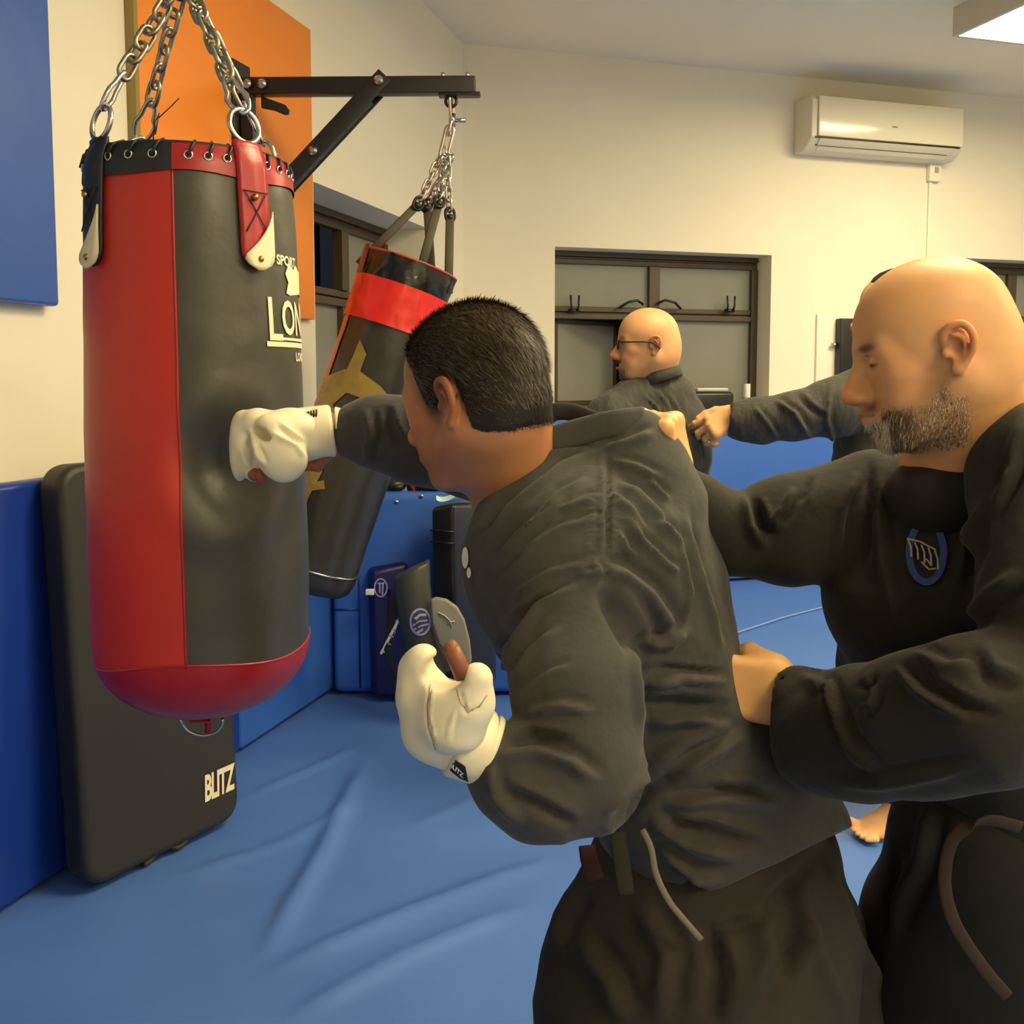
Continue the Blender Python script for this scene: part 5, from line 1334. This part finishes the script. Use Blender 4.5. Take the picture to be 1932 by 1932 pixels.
V, F = jb.mesh(.0055, 1)
FB = [([(1620, 890), (1590, 960), (1575, 1060)], 8, .006), ([(1400, 935), (1412, 990), (1450, 1040)], 9, .010), ([(1425, 940), (1440, 990), (1470, 1010)], 8, -.010), ([(1500, 920), (1480, 960), (1460, 985)], 8, .008), ([(1530, 900), (1510, 950)], 6, -.006),
      ([(1672, 850), (1660, 950), (1668, 1060), (1690, 1180)], 10, .008), ([(1640, 860), (1640, 960), (1632, 1080)], 8, -.006), 
      ([(1940, 760), (1900, 900), (1840, 1000), (1800, 1120)], 12, .012), ([(1930, 820), (1870, 950), (1840, 1020)], 10, -.010), ([(1930, 1080), (1870, 1120), (1820, 1180)], 14, .008),
      ([(1500, 1270), (1560, 1300), (1600, 1400), (1680, 1480)], 12, .008), ([(1550, 1275), (1562, 1330), (1600, 1420)], 8, -.010), ([(1660, 1290), (1650, 1330), (1620, 1350)], 6, .008),
      ([(1690, 1260), (1740, 1310), (1830, 1360)], 9, .010), ([(1740, 1250), (1760, 1290), (1820, 1330), (1900, 1360)], 10, -.006), ([(1720, 1240), (1750, 1245), (1790, 1262), (1860, 1250)], 13, .006), ([(1830, 1220), (1860, 1280), (1932, 1300)], 14, -.007),
      ([(1620, 1290), (1640, 1300), (1655, 1270)], 6, -.006), ([(1570, 1480), (1700, 1470), (1850, 1440)], 12, .006)]
V = folds(V, F, FB, amp=.004, freq=10, seed=21); jbV, jbF = V, F
tb = Sdf()
tb.chain(conv([(1940, 1500, 1.45, 150), (1905, 1640, 1.46, 175), (1820, 1770, 1.48, 185), (1785, 1950, 1.50, 185), (1700, 2150, 1.52, 120), (1690, 2420, 1.55, 80)]), k=.05)
tb.chain(conv([(1880, 1600, 1.44, 200), (1960, 1900, 1.42, 190), (2040, 2200, 1.42, 120), (2100, 2440, 1.44, 82)]), k=.05)
bb = skin_of(jb, .014, .022, FAIR); tbs = skin_of(tb, .016, .022, FAIR)
fs = Sdf()
for (px, py, d) in ((1690, 2420, 1.55), (2100, 2440, 1.44)):
    a = P(px, py, d); a[2] = .09; fs.cone(a+A(0, 0, .08), a-A(0, 0, .05), .04, .036); fs.cone(a-A(-.02, 0, .05), a+A(-.17, .02, -.062), .034, .024, k=.03, flat=flat((0, 0, 1), .8))
fv, ff = fs.mesh(.006, 1)
V, F, C = catm([(place(Vb, OB, RB_, 1.0), Fb, Cb), bb, tbs, (fv, ff, np.tile(lin(FAIR), (len(fv), 1)))]+hB)
PB = mesh('person', V, F, M_skin, colors=C)
tag(PB, 'bald person with a greying beard in black, holding the puncher by shoulder and waist', 'person')
mesh('jacket', jbV, jbF, M_giB, PB)
V, F = tb.mesh(.009, 1); V = folds(V, F, [([(1760, 1500), (1740, 1620), (1680, 1760)], 14, .010), ([(1700, 1600), (1680, 1700), (1650, 1800)], 12, -.008)], .005, 6, seed=22); mesh('trousers', V, F, mat('trousers_deep_black', (22, 20, 19), .9, bump=.3, bscale=30), PB)
# beard
def bm(V):
    x, y, z = V.T; ay = np.abs(y)
    up = np.interp(x, [-.03, .0, .03, .06, .08, .10], [.0, -.015, -.045, -.055, -.052, -.051])
    m = np.clip((up-z)/.015, 0, 1)*np.clip((x+.028)/.02, 0, 1)*(z > -.125)*(ay > .004)*(ay < .070)
    lips = (np.abs(z+.066) < .008) & (x > .085); m = m*(~lips)
    return np.clip(m, 0, 1)*np.clip(.35+(ay*6)+(x > .06)*.5+(z < -.08)*.5, 0, 1)
mb_ = bm(Vb)
def colB(p, rs):
    x, y, z = p.T; g = rs.rand(len(p), 1); c = lin((105, 84, 60))*(.6+.9*g); w_ = rs.rand(len(p)) < np.where((x > .078) & (z < -.07), .85, np.where(x < .04, .30, .12)); c[w_] = lin((205, 196, 172)); return c
hv, hf, hc = strands(Vb, Fb, mb_, 22000, lambda p: np.where((p[:, 0] > .05), .013, .006), lambda p: np.stack((.25+0*p[:, 0], 0*p[:, 0], -1+0*p[:, 0]), 1), colB, 3, width=.0008, lift=.35, jitter=.5)
mesh('beard', place(hv, OB, RB_, 1.0), hf, M_hair, PB, colors=hc)
# collar bands of the crossed jacket, undershirt
0 and ribbon('collar', [P(1925, 698, 1.36), P(1893, 752, 1.31), P(1852, 815, 1.285), P(1812, 872, 1.28), P(1780, 920, 1.29), P(1755, 965, 1.32)], .013, .006, M_giB, PB, (1, -.1, .5))
0 and ribbon('collar', [P(1700, 862, 1.42), P(1694, 900, 1.38), P(1696, 960, 1.335), P(1715, 1010, 1.31)], .012, .005, M_giB, PB, (1, .2, -.4))
us = Sdf(); us.chain(conv([(1720, 925, 1.37, 45), (1765, 936, 1.325, 50), (1850, 920, 1.31, 70)]), k=.03); us.chain(conv([(1775, 955, 1.36, 62), (1790, 1020, 1.45, 125)]), k=.06)
V, F = us.mesh(.007, 1); mesh('undershirt', V, F, mat('tshirt_black', (28, 26, 24), .9), PB)
bvB = bvh_of(jbV, jbF)
em = (1750, 1045)
v, f = decal(sub2d(ring2d(em[0], em[1], 38, 62, 13, 48), 6), bvB, .006); v2, f2 = decal(sub2d(disc2d(em[0], em[1], 30, 54), 8), bvB, .004); eo = mesh('emblem', v, f, mat('blue_embroidery', (52, 74, 140), .8), PB)
mesh('emblem_field', v2, f2, mat('emblem_dark', (20, 22, 32), .8), eo, smooth=False)
txt = sub2d(join2d(*[line2d([(1718+i*12, 1022+i*5), (1723+i*12, 1034+i*6), (1724+i*12, 1054+i*6)], 3.2) for i in range(5)], line2d([(1716, 1020), (1740, 1026), (1768, 1042)], 3.2), line2d([(1742, 1064), (1756, 1078), (1768, 1076)], 3.2), line2d([(1750, 1058), (1760, 1070)], 3)), 6)
v, f = decal(txt, bvB, .009)
mesh('emblem_lettering', v, f, mat('cream_thread', (170, 160, 140), .8), eo, smooth=False)
# belt end
ribbon('belt', [P(1925, 1560, 1.27), P(1860, 1548, 1.26), P(1800, 1580, 1.255), P(1782, 1660, 1.25), P(1800, 1740, 1.25), P(1850, 1820, 1.25), P(1900, 1880, 1.25)], .009, .003, mat('brown_belt', (44, 30, 19), .85), PB, (1, 0, .4))

# ================================================================== person C: glasses
OLV = (212, 160, 112)
RC = axes((-.98, .10, .02)); OC = P(1224, 652, 3.1)
def paintC(V, pt):
    for s_ in (-1, 1):
        pt((.09, s_*.014, -.054), (.014, .016, .006), (50, 38, 30), .85); pt((.080, s_*.030, .024), (.014, .020, .005), (48, 36, 28), .85); pt((.03, s_*.05, -.07), (.04, .03, .03), (160, 122, 88), .4)
        pt((-.03, s_*.07, .02), (.05, .03, .03), (150, 120, 88), .35)
    pt((.084, 0, -.092), (.026, .034, .020), (84, 78, 68), .9); pt((.098, 0, -.0665), (.018, .024, .0050), (240, 234, 220), 1.0, 3)
Vc_, Fc_, Cc_, sC = head_mesh(OC, RC, OLV, neck_to=P(1235, 715, 3.14), neck_r=(.060, .064), h=.003, paint=(paintC,), smile=1, back=-.014, ear_x=.004)
jc = Sdf()
jc.chain(conv([(1238, 712, 3.15, 34), (1240, 760, 3.16, 60), (1238, 830, 3.15, 88), (1240, 900, 3.15, 86), (1245, 1010, 3.15, 84)]), k=.05)
jc.chain(conv([(1275, 745, 3.12, 30), (1300, 800, 3.10, 34), (1312, 860, 3.08, 26)]), k=.05)
jc.chain(conv([(1195, 745, 3.10, 32), (1150, 785, 3.05, 34), (1120, 850, 3.02, 36), (1110, 950, 3.0, 34), (1050, 1010, 2.95, 26)]), k=.05)
V, F = jc.mesh(.006, 1)
V = folds(V, F, [([(1215, 745), (1240, 770), (1262, 830)], 3, .008), ([(1240, 735), (1262, 770), (1285, 850)], 3, .008), ([(1262, 740), (1290, 790), (1305, 830)], 3, .008), ([(1180, 760), (1215, 790), (1235, 850)], 3, .008), ([(1150, 770), (1165, 790), (1180, 830)], 3, -.008), ([(1230, 830), (1260, 860), (1300, 870)], 4, .010), ([(1300, 800), (1315, 840), (1325, 880)], 3, .008)], .009, 16, ani=(1.5, 1.5, .6), seed=31)
jcV, jcF = V, F
tc_ = Sdf(); tc_.chain(conv([(1245, 1010, 3.15, 86), (1245, 1120, 3.15, 90)]), k=.05); tc_.chain(conv([(1210, 1120, 3.12, 60), (1190, 1330, 3.08, 52), (1185, 1500, 3.06, 48)]), k=.04); tc_.chain(conv([(1275, 1120, 3.2, 60), (1290, 1330, 3.2, 52), (1300, 1480, 3.2, 48)]), k=.04)
ft = Sdf()
for px, d in ((1185, 3.06), (1300, 3.2)):
    a = P(px, 1480, d); a[2] = .09; ft.cone(a+A(0, 0, .10), a-A(0, 0, .05), .042, .036); ft.cone(a-A(-.02, 0, .05), a+A(-.17, .02, -.062), .034, .024, k=.03, flat=flat((0, 0, 1), .8))
fv, ff = ft.mesh(.006, 1)
hc2 = hand(P(1040, 1012, 2.94), A(-1, -.1, 0), A(0, 0, 1), -1, ((30, 30, 20),)*4, base=OLV, h=.003)
V, F, C = catm([(place(Vc_, OC, RC, .95), Fc_, Cc_), skin_of(jc, .016, .03, OLV), skin_of(tc_, .018, .03, OLV), (fv, ff, np.tile(lin(OLV), (len(fv), 1))), hc2])
PC = mesh('person', V, F, M_skin, colors=C); tag(PC, 'laughing bald person with glasses and a goatee in a creased black jacket by the window', 'person')
mesh('jacket', jcV, jcF, M_giC, PC); V, F = tc_.mesh(.012, 1); mesh('trousers', V, F, M_gi2, PC)
def bmC(V):
    x, y, z = V.T; ay = np.abs(y); m = np.clip((-.074-z)/.008, 0, 1)*(x > .045)*(ay < .034)+((z > -.061) & (z < -.048) & (x > .082) & (ay < .03) & (z > -.057)); return np.clip(m, 0, 1).astype(float)
hv, hf, hc = strands(Vc_, Fc_, bmC(Vc_), 2600, .010, lambda p: np.stack((.2+0*p[:, 0], 0*p[:, 0], -1+0*p[:, 0]), 1), lambda p, rs: np.where((p[:, 2:3] > -.07), lin((44, 36, 30)), lin((112, 104, 92)))*(.6+.8*rs.rand(len(p), 1)), 5, width=.0020, lift=.4)
mesh('beard', place(hv, OC, RC, .95), hf, M_hair, PC, colors=hc)
m = MB(); ca = nrm(A(-.30, 0, 1)); cc_ = P(1243, 706, 3.12); m.cyl(cc_-ca*.02, cc_+ca*.018, .074, .068, 40, caps=False); cq = m.build('collar', M_giC, PC); md = cq.modifiers.new('s', 'SOLIDIFY'); md.thickness = .008
def LC(x, y, z): return OC+RC@A(x, y, z)
m = MB()
for s_ in (-1, 1):
    m.tube([LC(.098+.002*cos(a)-.012*abs(sin(a)*0+.2), s_*(.032)+.022*cos(a), .0+.014*sin(a)) for a in np.linspace(0, 2*pi, 24, endpoint=False)], .0022, 6, closed=True)
    m.tube([LC(.094, s_*.055, .006), LC(.08, s_*.068, .007), LC(.02, s_*.082, .008), LC(-.012, s_*.086, .006), LC(-.032, s_*.088, -.012)], .0024, 6)
m.tube([LC(.098, -.010, .003), LC(.102, 0, .006), LC(.098, .010, .003)], .002, 6)
gl_ = m.build('glasses', M_blackm, PC)
m = MB()
for s_ in (-1, 1): m.add([LC(.0965, s_*.032+.021*cos(a), .013*sin(a)) for a in np.linspace(0, 2*pi, 20, endpoint=False)], [tuple(range(20))])
lm = mat('lens', (230, 235, 235), .05); lm.node_tree.nodes['Principled BSDF'].inputs['Transmission Weight'].default_value = .95; lm.node_tree.nodes['Principled BSDF'].inputs['IOR'].default_value = 1.05
m.build('lens', lm, gl_)

# ================================================================== person D: partner reaching
RD = axes((-.97, .05, -.05)); OD = P(1683, 592, 3.0)
def paintD(V, pt): pt((-.03, 0, .06), (.10, .10, .075), (30, 24, 20), 1.0, 3)
Vd, Fd, Cd_, sD = head_mesh(OD, RD, (205, 156, 110), neck_to=P(1705, 680, 3.0), neck_r=(.058, .062), h=.0045, paint=(paintD,))
hd = hand(P(1392, 785, 2.95), A(-.80, .10, -.38), A(-.25, -.85, .45), -1, ((20, 35, 25), (35, 40, 30), (45, 40, 30), (50, 45, 30)), thumb=((.020, .030, -.005), (.050, .048, -.005), (.080, .052, -.006), (.105, .050, -.006)), base=(226, 172, 118), sc=1.02, h=.0028, spread=(.30, .12, -.05, -.22))
jd = Sdf()
jd.chain(conv([(1700, 700, 3.0, 60), (1690, 800, 3.0, 100), (1680, 920, 3.0, 105), (1690, 1060, 3.0, 105), (1700, 1180, 3.0, 108)]), k=.05)
jd.chain(conv([(1640, 745, 2.95, 58), (1570, 770, 2.92, 52), (1500, 785, 2.92, 45), (1430, 790, 2.93, 37), (1388, 790, 2.94, 30)]), k=.03)
jd.chain(conv([(1400, 800, 2.94, 30), (1440, 815, 2.93, 22)]), k=.03)
jd.chain(conv([(1760, 760, 3.05, 50), (1800, 900, 3.1, 42)]), k=.03)
fd = nrm(P(1388, 785, 2.94)-P(1450, 790, 2.93)); jd.box(P(1374, 785, 2.94)+fd*.06, (.12, .12, .06), .001, frame(fd), op='s', k=.006); jd.cone(P(1370, 785, 2.94), P(1410, 790, 2.935), .034, .030, op='s', k=.004)
V, F = jd.mesh(.007, 1)
V = folds(V, F, [([(1420, 765), (1450, 800), (1470, 830)], 4, .010), ([(1460, 755), (1500, 780), (1530, 830)], 5, .012), ([(1500, 740), (1530, 770), (1560, 790)], 5, -.010), ([(1570, 720), (1560, 790), (1580, 860)], 5, .008)], .006, 10, seed=41)
jdV, jdF = V, F
td = Sdf(); td.chain(conv([(1695, 1180, 3.0, 112), (1690, 1260, 3.0, 105)]), k=.05); td.chain(conv([(1650, 1260, 2.95, 70), (1680, 1400, 2.95, 48), (1692, 1490, 2.95, 32)]), k=.04); td.chain(conv([(1740, 1260, 3.1, 66), (1790, 1400, 3.15, 50), (1800, 1480, 3.15, 42)]), k=.04)
ft = Sdf(); an = P(1700, 1490, 2.95)
ft.cone(an+A(0, 0, .10), P(1694, 1524, 2.95), .036, .034); ft.cone(P(1694, 1524, 2.95), P(1625, 1560, 2.97), .034, .024, k=.03, flat=flat((0, 0, 1), .8)); ft.cone(P(1690, 1560, 2.93), P(1650, 1575, 2.93), .034, .024, k=.03, flat=flat((0, 0, 1), .75))
ft.cone(P(1700, 1560, 2.93), P(1720, 1555, 2.95), .034, .03, k=.02)
for i, (x0, y0, x1, y1, d) in enumerate(((1628, 1560, 1594, 1544, 2.97), (1634, 1568, 1610, 1565, 2.95), (1640, 1574, 1618, 1573, 2.93), (1646, 1579, 1626, 1579, 2.91), (1652, 1583, 1636, 1584, 2.89))):
    ft.cone(P(x0, y0, d), P(x1, y1, d), .012 if i else .015, .009 if i else .012, k=.006)
a2 = P(1800, 1480, 3.15); a2[2] = .09; ft.cone(a2+A(0, 0, .1), a2-A(0, 0, .05), .042, .036); ft.cone(a2-A(-.02, 0, .05), a2+A(-.17, .02, -.062), .034, .024, k=.03, flat=flat((0, 0, 1), .8))
fv, ff = ft.mesh(.0035, 1)
low = fv[:, 2].min(); fv[:, 2] = np.maximum(fv[:, 2], 0.002)
V, F, C = catm([(place(Vd, OD, RD), Fd, Cd_), skin_of(jd, .016, .03, FAIR), skin_of(td, .018, .03, FAIR), (fv, ff, np.tile(lin((230, 176, 124)), (len(fv), 1))), hd])
PD = mesh('person', V, F, M_skin, colors=C); tag(PD, 'dark-haired person in black behind the bald bearded man, reaching a hand to the laughing man', 'person')
mesh('jacket', jdV, jdF, M_giC, PD); V, F = td.mesh(.012, 1); mesh('trousers', V, F, M_gi2, PD)
hs = Sdf(); hs.ell((-.022, 0, .052), (.100, .082, .085)); hs.cut((.02, 0, .03), (.55, 0, -.8))
V, F = hs.mesh(.005, 1); V = V+normals(V, F)*(.004*fbm(V*60, 3, 2))[:, None]; mesh('hair', place(V, OD, RD), F, M_hair, PD, colors=np.tile(lin((32, 26, 20)), (len(V), 1)))
